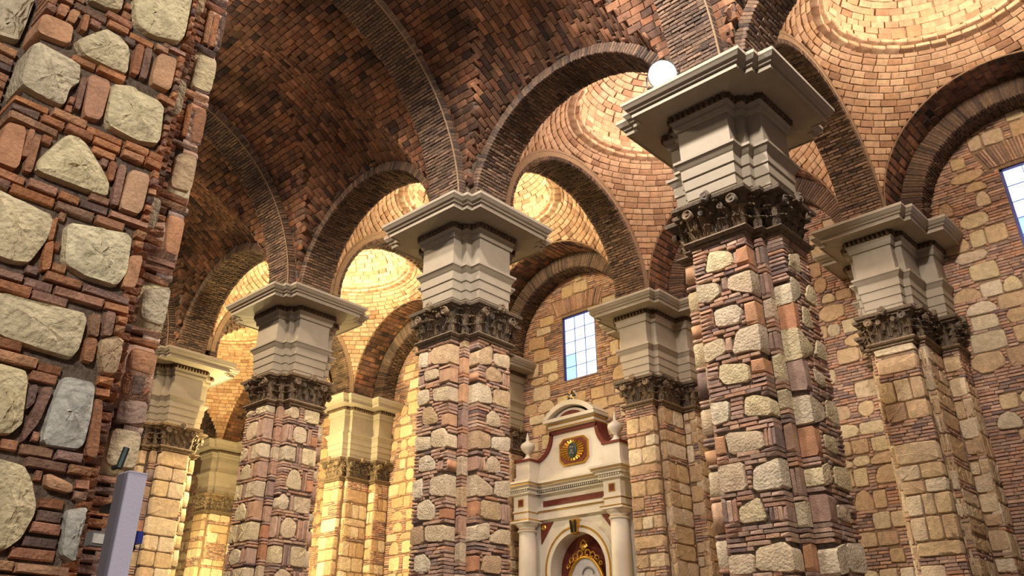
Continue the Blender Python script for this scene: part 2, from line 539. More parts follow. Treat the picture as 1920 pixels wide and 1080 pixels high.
def sweep(plan, cx, cy, prof, cap0=True, cap1=True):
    return MB().loft([ring(plan, cx, cy, e, z) for e, z in prof], True, cap0, cap1)

def segs(plan):
    """outward faces of a plan: (p0, p1, normal)"""
    out = []
    n = len(plan)
    for i in range(n):
        a, b = plan[i], plan[(i + 1) % n]
        d = np.array([b[0] - a[0], b[1] - a[1]]); ln = float(np.hypot(*d))
        if ln < 1e-6: continue
        t = d / ln
        out.append((np.array(a[:2]), np.array(b[:2]), np.array([t[1], -t[0]]), ln))
    return out

# ------------------------------------------------------------------ acanthus leaf
def leaf_mesh():
    """unit leaf: width 1 (x), height 1 (y), curls outward (+z)"""
    prof = [(0.0, 0.00, 0.34), (0.3, 0.05, 0.44), (0.6, 0.10, 0.50), (0.82, 0.22, 0.46), (0.97, 0.42, 0.36), (0.96, 0.62, 0.22), (0.84, 0.68, 0.06)]
    cols = [-1, -0.62, -0.28, 0, 0.28, 0.62, 1]
    v = []
    for k, (y, z, w) in enumerate(prof):
        for c in cols:
            lobe = 0.86 + 0.14 * math.cos(c * math.pi * 3 + k)
            v.append((c * w * lobe, y - 0.05 * abs(c) * (k % 2), z - 0.10 * c * c + 0.05 * math.cos(c * 9)))
    n = len(cols); f = []
    for k in range(len(prof) - 1):
        for i in range(n - 1):
            f.append((k * n + i, k * n + i + 1, (k + 1) * n + i + 1, (k + 1) * n + i))
    # back skin so that the leaf is solid
    m_ = len(v)
    v2 = [(x, y, z - 0.10) for x, y, z in v]
    f2 = [tuple(i + m_ for i in reversed(q)) for q in f]
    edge = [i for i in range(n)] + [k * n + n - 1 for k in range(1, len(prof))] + [(len(prof) - 1) * n + i for i in range(n - 2, -1, -1)] + [k * n for k in range(len(prof) - 2, 0, -1)]
    f3 = [(edge[i], edge[i] + m_, edge[(i + 1) % len(edge)] + m_, edge[(i + 1) % len(edge)]) for i in range(len(edge))]
    return v + v2, f + f2 + f3
reg('leaf', *leaf_mesh())
def volute_mesh():
    v, f = [], []
    n = 14
    for k, (r, z) in enumerate([(0.5, -1), (0.5, -0.1), (0.42, 0.0), (0.30, -0.12), (0.16, -0.12), (0.12, 0.06)]):
        for i in range(n):
            t = 2 * math.pi * i / n
            v.append((r * math.cos(t), r * math.sin(t), z))
    for k in range(5):
        for i in range(n):
            j = (i + 1) % n
            f.append((k * n + i, k * n + j, (k + 1) * n + j, (k + 1) * n + i))
    f.append(tuple(5 * n + i for i in range(n)))
    return v, f
reg('volute', *volute_mesh())
def rosette_mesh():
    v, f = [], []
    n = 20
    for r, z in [(0.5, -0.6), (0.5, -0.1), (0.34, 0.1), (0.2, 0.0), (0.12, 0.16)]:
        for i in range(n):
            t = 2 * math.pi * i / n
            k = r * (1 + (0.13 * math.cos(5 * t) if r > 0.3 else 0))
            v.append((k * math.cos(t), k * math.sin(t), z))
    for k in range(4):
        for i in range(n):
            j = (i + 1) % n
            f.append((k * n + i, k * n + j, (k + 1) * n + j, (k + 1) * n + i))
    f.append(tuple(4 * n + i for i in range(n)))
    return v, f
reg('rosette', *rosette_mesh())
reg('dentil0', *(lambda b: (b.v, b.f))(MB().box(-0.5, 0.5, -0.5, 0.5, -1, 0)))

def order(t, plan, cx, cy, dz, wall=False):
    """cornice, frieze, architrave, capital and necking on a pier; dz shifts the heights"""
    Z = lambda z: z + dz
    E = 0.57 if not wall else 0.50
    # cornice
    co = sweep(plan, cx, cy, [(0.03, Z(8.80)), (0.05, Z(8.86)), (0.05, Z(8.90)), (0.08, Z(8.955)), (0.08, Z(9.05)), (0.15, Z(9.06)), (E - 0.13, Z(9.075)), (E - 0.13, Z(9.06)), (E - 0.11, Z(9.06)), (E - 0.11, Z(9.135)), (E - 0.08, Z(9.14)), (E - 0.07, Z(9.17)), (E - 0.04, Z(9.19)), (E - 0.015, Z(9.23)), (E, Z(9.25)), (E, Z(9.30))]).build('cornice', 'plaster', t)
    bag = Bag()
    for p0, p1, nrm, ln in segs(plan):
        if wall and abs(p0[1] - WALLY) < 1e-6 and abs(p1[1] - WALLY) < 1e-6: continue
        n = max(1, int(round((ln + 0.12) / 0.085)))
        tx = (p1 - p0) / ln
        a0 = p0 - tx * 0.08; full = ln + 0.16
        for i in range(n):
            s = full * (i + .5) / n
            c = a0 + tx * s + nrm * 0.118
            bag.add('dentil0', frame((cx + c[0], cy + c[1], Z(9.0)), (-nrm[1], nrm[0], 0), (0, 0, 1), (nrm[0], nrm[1], 0), full / n * 0.62, 0.085, 0.05), 'dentil', 'dentil')
    bag.finish(co, 'dentil_course', 300, 8.0)
    sweep(plan, cx, cy, [(0.075, Z(8.956)), (0.084, Z(8.957)), (0.084, Z(9.049)), (0.075, Z(9.05))]).build('dentil_band', 'dentil', t)
    sweep(plan, cx, cy, [(0.0, Z(8.22)), (0.0, Z(8.80)), (0.028, Z(8.81))]).build('frieze', 'plaster', t)
    sweep(plan, cx, cy, [(-0.03, Z(7.38)), (-0.03, Z(7.64)), (-0.018, Z(7.65)), (-0.018, Z(7.80)), (-0.002, Z(7.81)), (-0.002, Z(7.97)), (0.016, Z(7.98)), (0.016, Z(8.13)), (0.03, Z(8.15)), (0.065, Z(8.21)), (0.085, Z(8.23)), (0.085, Z(8.27)), (0.0, Z(8.29))]).build('architrave', 'plaster', t)
    # capital
    cap = sweep(plan, cx, cy, [(-0.05, Z(6.97)), (-0.05, Z(7.15)), (-0.02, Z(7.30)), (0.05, Z(7.41)), (0.10, Z(7.415)), (0.10, Z(7.44)), (0.15, Z(7.455)), (0.16, Z(7.50)), (0.13, Z(7.525)), (-0.03, Z(7.55))]).build('capital', 'bronze', t)
    bag = Bag()
    for p0, p1, nrm, ln in segs(plan):
        if wall and abs(p0[1] - WALLY) < 1e-6 and abs(p1[1] - WALLY) < 1e-6: continue
        tx = (p1 - p0) / ln
        N3 = (nrm[0], nrm[1], 0); X3 = (-nrm[1], nrm[0], 0)
        P = lambda s, off, z: (cx + p0[0] + tx[0] * s + nrm[0] * off, cy + p0[1] + tx[1] * s + nrm[1] * off, Z(z))
        big = ln > 0.5
        n1 = 4 if big else max(1, int(round(ln / 0.17)))
        for row, (z, h, off, cnt, sh, dp) in enumerate([(6.98, 0.19, -0.045, n1, 0.0, 0.19), (7.06, 0.25, -0.03, n1 + (1 if big else 0), 0.0, 0.24), (7.20, 0.23, 0.0, n1, 0.0, 0.27)]):
            w = (ln + 0.06) / cnt
            for i in range(cnt):
                s = -0.03 + w * (i + .5)
                bag.add('leaf', frame(P(s, off + rnd.uniform(-.01, .01), z + rnd.uniform(-.012, .012)), X3, (0, 0, 1), N3, w * rnd.uniform(0.85, 1.0), h * rnd.uniform(0.92, 1.08), dp * rnd.uniform(.85, 1.1)), 'bronze', 'leaf')
        if big:
            for s in (0.06, ln - 0.06):
                bag.add('volute', frame(P(s, 0.14, 7.36), X3, (0, 0, 1), N3, 0.15, 0.15, 0.08), 'bronze', 'volute')
            bag.add('rosette', frame(P(ln / 2, 0.20, 7.50), X3, (0, 0, 1), N3, 0.15, 0.17, 0.09), 'bronze', 'rosette')
            for s in (ln * 0.32, ln * 0.68):
                bag.add('volute', frame(P(s, 0.10, 7.34), X3, (0, 0, 1), N3, 0.09, 0.10, 0.06), 'bronze', 'volute')
    bag.finish(cap, 'foliage_carving', 300, 8.0)
    sweep(plan, cx, cy, [(-0.02, Z(6.87)), (0.02, Z(6.885)), (0.02, Z(6.92)), (0.055, Z(6.93)), (0.075, Z(6.955)), (0.055, Z(6.985)), (-0.05, Z(7.0))]).build('necking', 'bronze', t)

# ------------------------------------------------------------------ pier shafts
def lay_rows(fc, bag, w, mats, ashlar=0.0, zlo=None, seed=0):
    """stones on a pilaster face: alternate rows of a corner block and a middle stone"""
    r = random.Random(seed)
    z = fc.z0 + 0.02; k = r.randrange(2)
    while z < fc.z1 - 0.12:
        h = min(r.uniform(0.30, 0.40) if ashlar < 0.5 else (r.uniform(0.20, 0.42) if ashlar < 0.95 else r.uniform(0.30, 0.50)), fc.z1 - z - 0.01)
        zm = z + h / 2
        mt = r.choice(mats)
        free = lambda a, b: fc.free(a, b, z + 0.02, z + h - 0.02)
        if ashlar:
            n = (r.choice([1, 2, 2, 2, 3]) if ashlar < 0.95 else r.choice([1, 2, 2])) if w > 0.5 else r.choice([1, 1, 2])
            cuts = sorted([0] + [w * (i + r.uniform(-.12, .12)) / n for i in range(1, n)] + [w])
            for a, b in zip(cuts, cuts[1:]):
                if r.random() < ashlar and free(a + .01, b - .01):
                    fc.stone(bag, 'block%d' % r.randrange(7), (a + b) / 2, zm, b - a - 0.012, h - 0.01, 0.14, r.choice(mats))
            z += h + (r.choice([0, 0, 0.055, 0.11]) if ashlar < 0.95 else r.choice([0.0, 0.006]))
        else:
            right = (k % 2 == 0)
            if right:
                cw = w * r.uniform(0.44, 0.56); sw = w * r.uniform(0.28, 0.36)
                if free(w - cw, w): fc.stone(bag, 'block%d' % r.randrange(7), w - cw / 2, zm, cw, h, 0.2, mt)
                if free(0.02, sw): fc.stone(bag, r.choice(['round', 'block'])+ str(r.randrange(7)), sw / 2 + r.uniform(0, .02), zm, sw, h * r.uniform(.85, 1), 0.2, r.choice(mats))
                a0, a1 = sw + 0.03, w - cw - 0.015
                if a1 - a0 > 0.05 and free(a0, a1) and r.random() < 0.75: fc.soldiers(bag, a0, a1, z, z + h)
            else:
                sw = w * r.uniform(0.42, 0.54); c0 = w * r.uniform(0.36, 0.44)
                if free(c0 - sw / 2, c0 + sw / 2): fc.stone(bag, r.choice(['dome%d' % r.randrange(4), 'round%d' % r.randrange(7)]), c0, zm, sw, h, 0.12, mt)
                a0 = c0 + sw / 2 + 0.015
                if r.random() < 0.6:
                    bw = min(0.17, w - a0)
                    if free(w - bw, w): fc.block(bag, w - bw, w, z, z + h * r.choice([1, .62]), d=0.2)
                    if w - bw - a0 > 0.05 and free(a0, w - bw): fc.soldiers(bag, a0, w - bw, z, z + h)
                else:
                    if free(a0, w): fc.soldiers(bag, a0, w, z, z + h, d=0.2)
                a1 = c0 - sw / 2 - 0.015
                if a1 > 0.05 and r.random() < 0.6 and free(0, a1): fc.soldiers(bag, 0, a1, z, z + h, d=0.2)
            z += h + r.choice([0.055, 0.055, 0.11, 0.11])
        k += 1

def core_column(bag, cx, cy, sx, sy, w, z0, z1, nface, mats, seed):
    """pieces of the small corner step between two pilasters"""
    r = random.Random(seed); z = z0
    fc = Face((cx + (sx * PA if sx > 0 else sx * PC), cy + sy * PC, 0), (1, 0, 0), (0, sy, 0), w, z0, z1)
    while z < z1 - 0.06:
        h = min(r.uniform(0.24, 0.34), z1 - z)
        q = r.random()
        if q < 0.5:
            fc.brick(bag, w / 2, z + h / 2, w, h - .012, w + 0.02, r.choice(mats), 0, 'stone')
        elif q < 0.75:
            fc.soldiers(bag, 0, w, z, z + h, d=w + 0.02)
        else:
            fc.block(bag, 0, w, z, z + h, d=w + 0.02)
        z += h
        for _ in range(r.choice([1, 2, 2, 3])):
            if z + 0.055 > z1: break
            fc.brick(bag, w / 2, z + 0.0275, w, 0.043, w + 0.02, 'brick', r.uniform(-.008, .008)); z += 0.055

ZS0, ZS1 = 1.6, 6.88
def stone_pier(x, y, label, traced=None, mats=('stone_pale', 'stone'), ashlar=0.0, seed=1, limit=300, sides=('-y', '+x', '+y', '-x')):
    t = thing('stone_pier', label, 'pier', (x, y, 0), 'piers of the nave arcade')
    sh = sweep(PIER_PLAN, x, y, [(-0.035, 0.0), (-0.035, ZS1)]).build('shaft', 'mortar', t)
    sweep(PIER_PLAN, x, y, [(0.12, 0.0), (0.12, 1.15), (0.18, 1.2), (0.18, 1.32), (0.04, 1.45), (0.04, 1.6), (-0.03, 1.6)]).build('pedestal', 'plaster', t)
    bag = Bag()
    axes = {'-y': ((0, -1, 0), (1, 0, 0)), '+x': ((1, 0, 0), (0, 1, 0)), '+y': ((0, 1, 0), (-1, 0, 0)), '-x': ((-1, 0, 0), (0, -1, 0))}
    for sd in sides:
        N, S = np.array(axes[sd][0], float), np.array(axes[sd][1], float)
        o = np.array([x, y, 0]) + N * PO - S * PA
        fc = Face(o, S, N, 2 * PA, ZS0, ZS1)
        tr = (traced or {}).get(sd)
        if tr:
            ax = 1 if sd[1] == 'y' else 0
            val = o[ax]
            for kind, pts in tr:
                ps = []
                for px_, py_ in pts:
                    h = hit(px_, py_, ax, val)
                    ps.append(((h - o) @ S, h[2]))
                ps = np.array(ps)
                if kind == 's': ps = ps.mean(0) + (ps - ps.mean(0)) * 1.07
                ps[:, 0] = np.clip(ps[:, 0], 0, 2 * PA)
                if ps[:, 0].max() > 2 * PA - 0.07: ps[:, 0] = np.where(ps[:, 0] > 2 * PA - 0.09, 2 * PA, ps[:, 0])
                if ps[:, 0].min() < 0.07: ps[:, 0] = np.where(ps[:, 0] < 0.08, 0, ps[:, 0])
                edge = ps[:, 0].max() > 2 * PA - 0.01 or ps[:, 0].min() < 0.01
                if kind == 'o':
                    a0, a1, z0, z1 = ps[:, 0].min(), ps[:, 0].max(), ps[:, 1].min(), ps[:, 1].max()
                    fc.block(bag, a0, a1, z0, z1, 'orange', 0.2)
                elif kind == 'v':
                    a0, a1, z0, z1 = ps[:, 0].min(), ps[:, 0].max(), ps[:, 1].min(), ps[:, 1].max()
                    fc.soldiers(bag, a0, a1, z0, z1, d=0.2)
                else:
                    fc.traced(bag, ps, rnd.choice(mats) if kind == 's' else kind, 0.21 if edge else 0.1, 0.012, 0.004)
            z_lo = min(p[1] for k_, q in tr for p in [(0, hit(*q[0], ax, val)[2])])
            # gaps between traced stones are brick; below the picture rows go on
        lay = Face(o, S, N, 2 * PA, ZS0, ZS1) if not tr else None
        if not tr:
            lay_rows(fc, bag, 2 * PA, mats, ashlar, seed=seed * 7 + len(sd) * 3 + ord(sd[1]) + ord(sd[0]))
        fc.fill(bag, 0.055, (0.13, 0.30), 'brick', 0.06, 0.21)
    for k, (sx, sy) in enumerate([(1, -1), (1, 1), (-1, 1), (-1, -1)]):
        core_column(bag, x, y, sx, sy, PC - PA, ZS0, ZS1, 0, mats, seed * 13 + k)
    bag.finish(sh, 'masonry', limit)
    order(t, PIER_PLAN, x, y, 0.0)
    # masonry springer that carries the arches above the cornice
    MB().box(x - 0.37, x + 0.37, y - 0.42, y + 0.42, 9.29, 10.9).build('springer', 'mortar', t)
    return t

def D(o, s, l, k='s'):
    return [(k, [(o[0] + a * s, o[1] + b * s) for a, b in p]) for p in l]
zD, zE, zF = ((1250, 420), 0.3333), ((1290, 740), 0.328), ((740, 640), 0.4074)
P1T = {'-y': D(*zD, [
    [(235, 165), (290, 150), (350, 155), (370, 220), (300, 255), (220, 275)], [(345, 300), (440, 265), (510, 275), (520, 375), (430, 380), (345, 365)],
    [(178, 345), (280, 330), (300, 390), (240, 440), (185, 440)], [(265, 490), (380, 452), (420, 480), (405, 555), (280, 580)],
    [(395, 600), (500, 562), (560, 575), (568, 700), (470, 705), (370, 730)], [(210, 680), (310, 640), (330, 720), (220, 785)],
    [(300, 790), (450, 785), (465, 880), (330, 905), (295, 860)]])
  + D(*zD, [[(390, 135), (440, 120), (450, 215), (395, 230)], [(440, 440), (515, 430), (530, 545), (445, 560)], [(470, 765), (560, 755), (570, 820), (475, 815)]], 'o')
  + D(*zD, [[(375, 150), (388, 150), (390, 225), (378, 225)], [(310, 300), (335, 300), (335, 370), (310, 370)], [(325, 640), (360, 640), (365, 720), (335, 720)]], 'v')
  + D(*zE, [[(130, 50), (230, 35), (235, 145), (160, 175)], [(325, 20), (380, 0), (500, 10), (515, 105), (325, 120)], [(210, 220), (410, 205), (440, 300), (240, 345)],
    [(175, 410), (310, 385), (335, 540), (195, 560)], [(375, 420), (480, 365), (560, 400), (580, 520), (375, 550)], [(290, 650), (400, 585), (450, 715), (300, 735)],
    [(390, 880), (540, 840), (640, 880), (640, 1010), (390, 1000)], [(235, 920), (370, 910), (375, 1020), (240, 1030)]])
  + D(*zE, [[(425, 190), (520, 180), (520, 290), (440, 290)], [(200, 600), (275, 600), (280, 735), (210, 735)], [(465, 640), (590, 640), (595, 715), (470, 715)]], 'v')
  + D(*zE, [[(150, 240), (205, 235), (210, 340), (160, 350)]], 'o'),
 '+x': D(*zD, [[(690, 170), (740, 165), (762, 275), (690, 240)], [(620, 300), (700, 290), (745, 330), (750, 400), (640, 400)], [(800, 340), (830, 370), (848, 465), (780, 420)],
    [(765, 460), (800, 480), (830, 590), (770, 570)], [(665, 610), (745, 580), (825, 690), (820, 730), (685, 715)], [(845, 650), (880, 680), (915, 780), (840, 740)],
    [(825, 810), (885, 850), (895, 920), (840, 890)]])
  + D(*zD, [[(670, 450), (735, 440), (740, 555), (680, 560)], [(715, 770), (795, 755), (805, 880), (725, 890)]], 'o')
  + D(*zE, [[(625, 20), (700, 0), (770, 60), (780, 140), (630, 120)], [(785, 30), (840, 40), (870, 180), (800, 140)], [(780, 225), (850, 250), (860, 345), (790, 310)],
    [(695, 385), (800, 390), (830, 500), (700, 490)], [(835, 410), (915, 420), (940, 555), (850, 520)], [(855, 630), (915, 630), (940, 740), (870, 710)],
    [(770, 860), (900, 850), (920, 1015), (780, 1010)], [(905, 850), (990, 850), (1025, 1020), (925, 1010)]])
  + D(*zE, [[(680, 200), (755, 190), (765, 310), (690, 315)], [(785, 585), (840, 580), (845, 710), (795, 715)]], 'o')}
P2T = {'-y': D(*zF, [[(110, 60), (150, 50), (150, 115), (112, 120)], [(170, 35), (240, 15), (295, 25), (290, 85), (172, 105)], [(135, 140), (195, 125), (198, 165), (140, 185)],
    [(175, 220), (235, 210), (285, 215), (285, 260), (180, 275)], [(105, 230), (155, 220), (155, 280), (100, 300)], [(130, 315), (165, 300), (195, 345), (190, 375), (130, 385)],
    [(170, 415), (220, 397), (280, 420), (280, 475), (170, 485)], [(95, 440), (160, 440), (160, 495), (95, 505)], [(115, 540), (150, 522), (182, 550), (180, 590), (110, 600)],
    [(165, 630), (230, 612), (268, 640), (265, 705), (160, 705)], [(80, 650), (125, 630), (125, 720), (75, 720)], [(105, 750), (150, 727), (182, 760), (175, 820), (105, 820)],
    [(140, 850), (265, 838), (262, 915), (140, 920)], [(68, 860), (125, 850), (125, 930), (65, 940)], [(90, 990), (130, 980), (160, 1010), (150, 1060), (90, 1060)]])
  + D(*zF, [[(205, 130), (285, 125), (285, 170), (205, 170)], [(215, 335), (275, 330), (275, 375), (220, 375)], [(225, 545), (265, 545), (265, 585), (225, 585)], [(205, 770), (265, 765), (260, 808), (205, 808)]], 'o')
  + D(*zF, [[(110, 160), (132, 158), (132, 200), (110, 200)], [(195, 550), (222, 550), (222, 590), (195, 590)], [(155, 45), (167, 45), (167, 110), (155, 110)]], 'v'),
 '+x': D(*zF, [[(360, 35), (440, 20), (452, 40), (445, 105), (360, 95)], [(462, 55), (525, 65), (525, 125), (465, 110)], [(425, 135), (450, 115), (490, 145), (495, 190), (430, 180)],
    [(350, 215), (390, 192), (440, 210), (450, 285), (355, 270)], [(460, 220), (525, 230), (525, 305), (462, 290)], [(430, 340), (455, 318), (485, 350), (485, 395), (430, 385)],
    [(350, 425), (390, 410), (440, 430), (440, 490), (350, 485)], [(455, 440), (525, 440), (525, 505), (455, 495)], [(430, 545), (455, 527), (485, 560), (485, 605), (425, 600)],
    [(340, 635), (380, 612), (450, 670), (450, 705), (340, 705)], [(465, 645), (525, 640), (525, 720), (465, 710)], [(405, 730), (490, 745), (490, 825), (405, 810)],
    [(340, 840), (435, 835), (435, 905), (340, 915)], [(445, 890), (490, 865), (525, 870), (525, 935), (445, 925)], [(415, 985), (490, 990), (490, 1070), (405, 1060)]])
  + D(*zF, [[(355, 140), (385, 140), (385, 175), (358, 170)], [(355, 735), (395, 735), (395, 805), (358, 800)], [(350, 985), (395, 985), (395, 1060), (350, 1055)]], 'o')
  + D(*zF, [[(500, 150), (525, 150), (525, 205), (500, 205)], [(385, 535), (420, 535), (420, 595), (385, 590)], [(495, 750), (525, 750), (525, 830), (495, 830)]], 'v')}

stone_pier(0.0, 0.0, 'tall brick and stone pier nearest on the right, white floodlight on its cornice', P1T, ('stone_pale', 'stone'), seed=3)
stone_pier(-L, 0.0, 'brick and pale stone pier in the middle, left of the white altarpiece', P2T, ('stone_pale', 'stone_pale', 'stone_tan'), seed=4)
stone_pier(-2 * L, 0.0, 'brick and pale stone pier third from the right, before the yellow-lit aisle', None, ('stone_pale', 'stone'), seed=5)
stone_pier(-3 * L, 0.0, 'smooth pale ashlar pier farthest along the row, just right of the near dark pier', None, ('stone_pale', 'stone_tan'), 0.97, seed=6)
stone_pier(-4.4 * L, 0.0, 'far pier of the row hidden behind the near pier', None, ('stone_tan',), 0.97, seed=8)
stone_pier(L, 0.0, 'pier of the row beyond the right edge of the view', None, ('stone_pale',), seed=9)
# ------------------------------------------------------------------ the near pier on the left, stone by stone
def near_pier():
    x, y = 0.0, -NAVE
    t = thing('stone_pier', 'close foreground pier of rough yellowish stone and red brick filling the left edge', 'pier', (x, y, 0), 'piers of the nave arcade')
    sh = sweep(PIER_PLAN, x, y, [(-0.04, 0.0), (-0.04, ZS1)]).build('shaft', 'mortar', t)
    sweep(PIER_PLAN, x, y, [(0.12, 0.0), (0.12, 1.15), (0.18, 1.2), (0.18, 1.32), (0.04, 1.45), (0.04, 1.6), (-0.03, 1.6)]).build('pedestal', 'plaster', t)
    bag = Bag()
    A = lambda l: [(a * .5, b * .5) for a, b in l]
    B = lambda l: [(a * .5, 540 + b * .5) for a, b in l]
    C3 = lambda l: [(a * .2593, 800 + b * .2593) for a, b in l]
    z0, z1 = 1.6, ZS1
    F = Face((x + PO, y - PA, 0), (0, 1, 0), (1, 0, 0), 2 * PA, z0, z1, 0.005)
    Fc = Face((x + PC, y + PA, 0), (0, 1, 0), (1, 0, 0), PC - PA, z0, z1, 0.005)
    Fn = Face((x + PA, y + PC, 0), (0, 1, 0), (1, 0, 0), PO - PC, z0, z1, 0.005)
    Fl = Face((x + PC, y - PC, 0), (0, 1, 0), (1, 0, 0), PC - PA, z0, z1, 0.005)
    def put(fc, pts, mat, d=0.12, bulge=0.016, noise=0.007, pname='stone', clip=True):
        ps = []
        for p in pts:
            h = hit(p[0], p[1], 0, fc.o[0]); ps.append((h[1] - fc.o[1], h[2]))
        ps = np.array(ps)
        if clip:
            ps[:, 0] = np.clip(ps[:, 0], 0.0, fc.w)
            ps[:, 0] = np.where(ps[:, 0] > fc.w - 0.035, fc.w, np.where(ps[:, 0] < 0.03, 0, ps[:, 0]))
        if np.ptp(ps[:, 0]) < 0.02: return
        fc.traced(bag, ps, mat, d, bulge, noise, 0.010, pname, (0.965, 0.9, 0.78, 0.64, 0.48, 0.3, 0.15), sub=1)
    big = [A([(115, 160), (150, 155), (305, 240), (300, 310), (265, 330), (240, 400), (160, 365), (60, 310)]), A([(285, 150), (345, 125), (400, 108), (440, 130), (490, 180), (480, 280), (420, 260), (310, 205)]),
        A([(420, 310), (490, 320), (620, 390), (600, 545), (510, 530), (395, 470)]), A([(250, 500), (310, 520), (370, 610), (412, 690), (405, 740), (330, 715), (130, 640), (150, 590)]),
        A([(-40, 690), (60, 740), (205, 810), (180, 900), (110, 990), (40, 980), (-40, 950)]), A([(250, 830), (370, 850), (500, 880), (480, 1020), (440, 1075), (320, 1040), (235, 985)]),
        A([(500, 0), (540, -60), (735, -60), (690, 165), (560, 130), (510, 90)]), A([(330, 0), (350, -50), (470, -40), (465, 0), (455, 40), (400, 30)]),
        B([(-30, 5), (180, 60), (335, 95), (300, 230), (270, 265), (150, 230), (-30, 170)]), B([(240, 325), (360, 355), (345, 470), (310, 610), (150, 590), (190, 450)]),
        B([(-30, 270), (110, 310), (85, 510), (40, 550), (-30, 545)]), B([(-30, 630), (90, 660), (120, 720), (140, 830), (80, 940), (20, 985), (-30, 980)]),
        B([(300, 815), (340, 860), (330, 960), (270, 1030), (225, 1000), (250, 830)]), B([(380, 190), (440, 178), (490, 205), (470, 330), (385, 320), (370, 250)])]
    for k, p in enumerate(big):
        put(F, p, 'stone_grey' if k in (9, 12) else ('stone_tan' if k == 13 else 'stone'), 0.2, 0.02, 0.0035)
    for p in [A([(160, 45), (280, 95), (265, 170), (125, 115)]), A([(595, 195), (668, 220), (640, 345), (565, 310)]), A([(490, 630), (568, 655), (530, 808), (445, 780)]),
              A([(-30, 430), (105, 475), (70, 640), (-30, 600)]), A([(490, 955), (562, 965), (540, 1090), (455, 1075)]), B([(175, 690), (275, 735), (270, 770), (170, 745)]), A([(335, 270), (420, 305), (380, 455), (312, 435)])]:
        put(F, p, 'orange', 0.2, 0.005, 0.0012, 'brick')
    # standing bricks
    for p in [A([(515, 160), (545, 172), (520, 285), (490, 272)]), A([(548, 172), (575, 185), (550, 300), (525, 288)]), A([(305, 285), (330, 292), (300, 415), (278, 405)]),
              A([(110, 480), (135, 485), (105, 590), (80, 585)]), A([(130, 500), (158, 508), (120, 650), (85, 640)]), A([(450, 610), (478, 620), (445, 775), (415, 765)]), A([(415, 600), (442, 610), (425, 680), (405, 675)]),
              A([(185, 830), (220, 810), (200, 900), (180, 900)]), A([(170, 910), (205, 900), (190, 1010), (155, 1015)]), B([(345, 90), (380, 100), (370, 185), (335, 175)]), B([(400, 82), (438, 92), (420, 180), (385, 178)]), B([(325, 182), (368, 190), (350, 280), (310, 270)]),
              B([(115, 360), (145, 362), (130, 430), (95, 460)]), B([(165, 365), (205, 370), (150, 500), (80, 585), (90, 530)]), B([(360, 410), (388, 420), (350, 640), (318, 630)]), B([(405, 430), (435, 440), (395, 648), (358, 640)]),
              A([(225, 10), (265, 25), (245, 65), (215, 50)]), A([(270, 30), (305, 45), (280, 90), (250, 75)]), A([(315, 50), (340, 58), (325, 120), (300, 110)])]:
        put(F, p, 'brick_near', 0.2, 0.005, 0.001, 'brick')
    # the recessed step and the side of the next pilaster
    for p, mt in [(A([(650, 285), (710, 310), (690, 445), (620, 410)]), 'stone'), (A([(560, 730), (612, 750), (580, 862), (525, 840)]), 'stone'), (A([(735, -20), (790, -10), (770, 60), (715, 45)]), 'stone_tan'),
                  (A([(540, 955), (562, 962), (545, 1075), (520, 1065)]), 'orange'), (B([(480, 310), (500, 318), (480, 400), (462, 395)]), 'brick'), (B([(440, 420), (470, 425), (455, 510), (430, 500)]), 'orange')]:
        put(Fc, p, mt, 0.12, 0.006, 0.0015)
    for p, mt in [(A([(745, 200), (838, 235), (825, 370), (715, 320)]), 'stone'), (A([(665, 570), (757, 595), (740, 732), (635, 700)]), 'stone_tan'), (A([(630, 800), (718, 830), (690, 970), (620, 945)]), 'orange'),
                  (B([(540, 0), (662, 0), (640, 152), (525, 115)]), 'stone'), (B([(495, 220), (622, 255), (595, 332), (478, 300)]), 'orange'), (B([(450, 415), (570, 430), (560, 515), (430, 505)]), 'orange'), (B([(425, 520), (552, 545), (530, 685), (390, 660)]), 'stone_tan')]:
        put(Fn, p, mt, 0.2, 0.006, 0.0018)
    for p in [A([(785, 35), (805, 42), (780, 165), (760, 158)]), A([(808, 48), (828, 55), (803, 178), (785, 172)]), A([(830, 58), (850, 66), (828, 185), (808, 180)]), A([(852, 85), (880, 95), (855, 195), (833, 190)]),
              A([(705, 385), (725, 392), (700, 515), (680, 508)]), A([(735, 398), (762, 408), (740, 535), (715, 528)]), A([(770, 415), (800, 425), (780, 545), (755, 540)]),
              B([(470, 310), (500, 318), (480, 400), (455, 395)]), B([(505, 320), (550, 330), (530, 400), (490, 398)]), B([(555, 335), (592, 345), (580, 420), (545, 412)])]:
        put(Fn, p, 'brick_near', 0.2, 0.004, 0.001, 'brick')
    for p, mt in [(A([(-30, -30), (140, -30), (95, 100), (70, 160), (-30, 120)]), 'stone')]:
        put(Fl, p, mt, 0.12, 0.014, 0.007, clip=False)
    F.fill(bag, 0.053, (0.10, 0.25), 'brick_near', 0.07, 0.2, 0.016)
    Fc.fill(bag, 0.053, (0.2, 0.3), 'brick_near', 0.12, None, 0.006)
    Fn.fill(bag, 0.053, (0.16, 0.26), 'brick_near', 0.2, None, 0.006)
    Fl.fill(bag, 0.053, (0.2, 0.3), 'brick_near', 0.12, None, 0.006)
    for nrm, S in (((0, -1, 0), (1, 0, 0)), ((0, 1, 0), (-1, 0, 0)), ((-1, 0, 0), (0, -1, 0))):
        N_, S_ = np.array(nrm, float), np.array(S, float)
        fc = Face(np.array([x, y, 0]) + N_ * PO - S_ * PA, S_, N_, 2 * PA, z0, z1)
        lay_rows(fc, bag, 2 * PA, ('stone',), seed=77 + nrm[1])
        fc.fill(bag, 0.055, (0.13, 0.30), 'brick', 0.06, 0.21 if nrm[0] else 0.1)
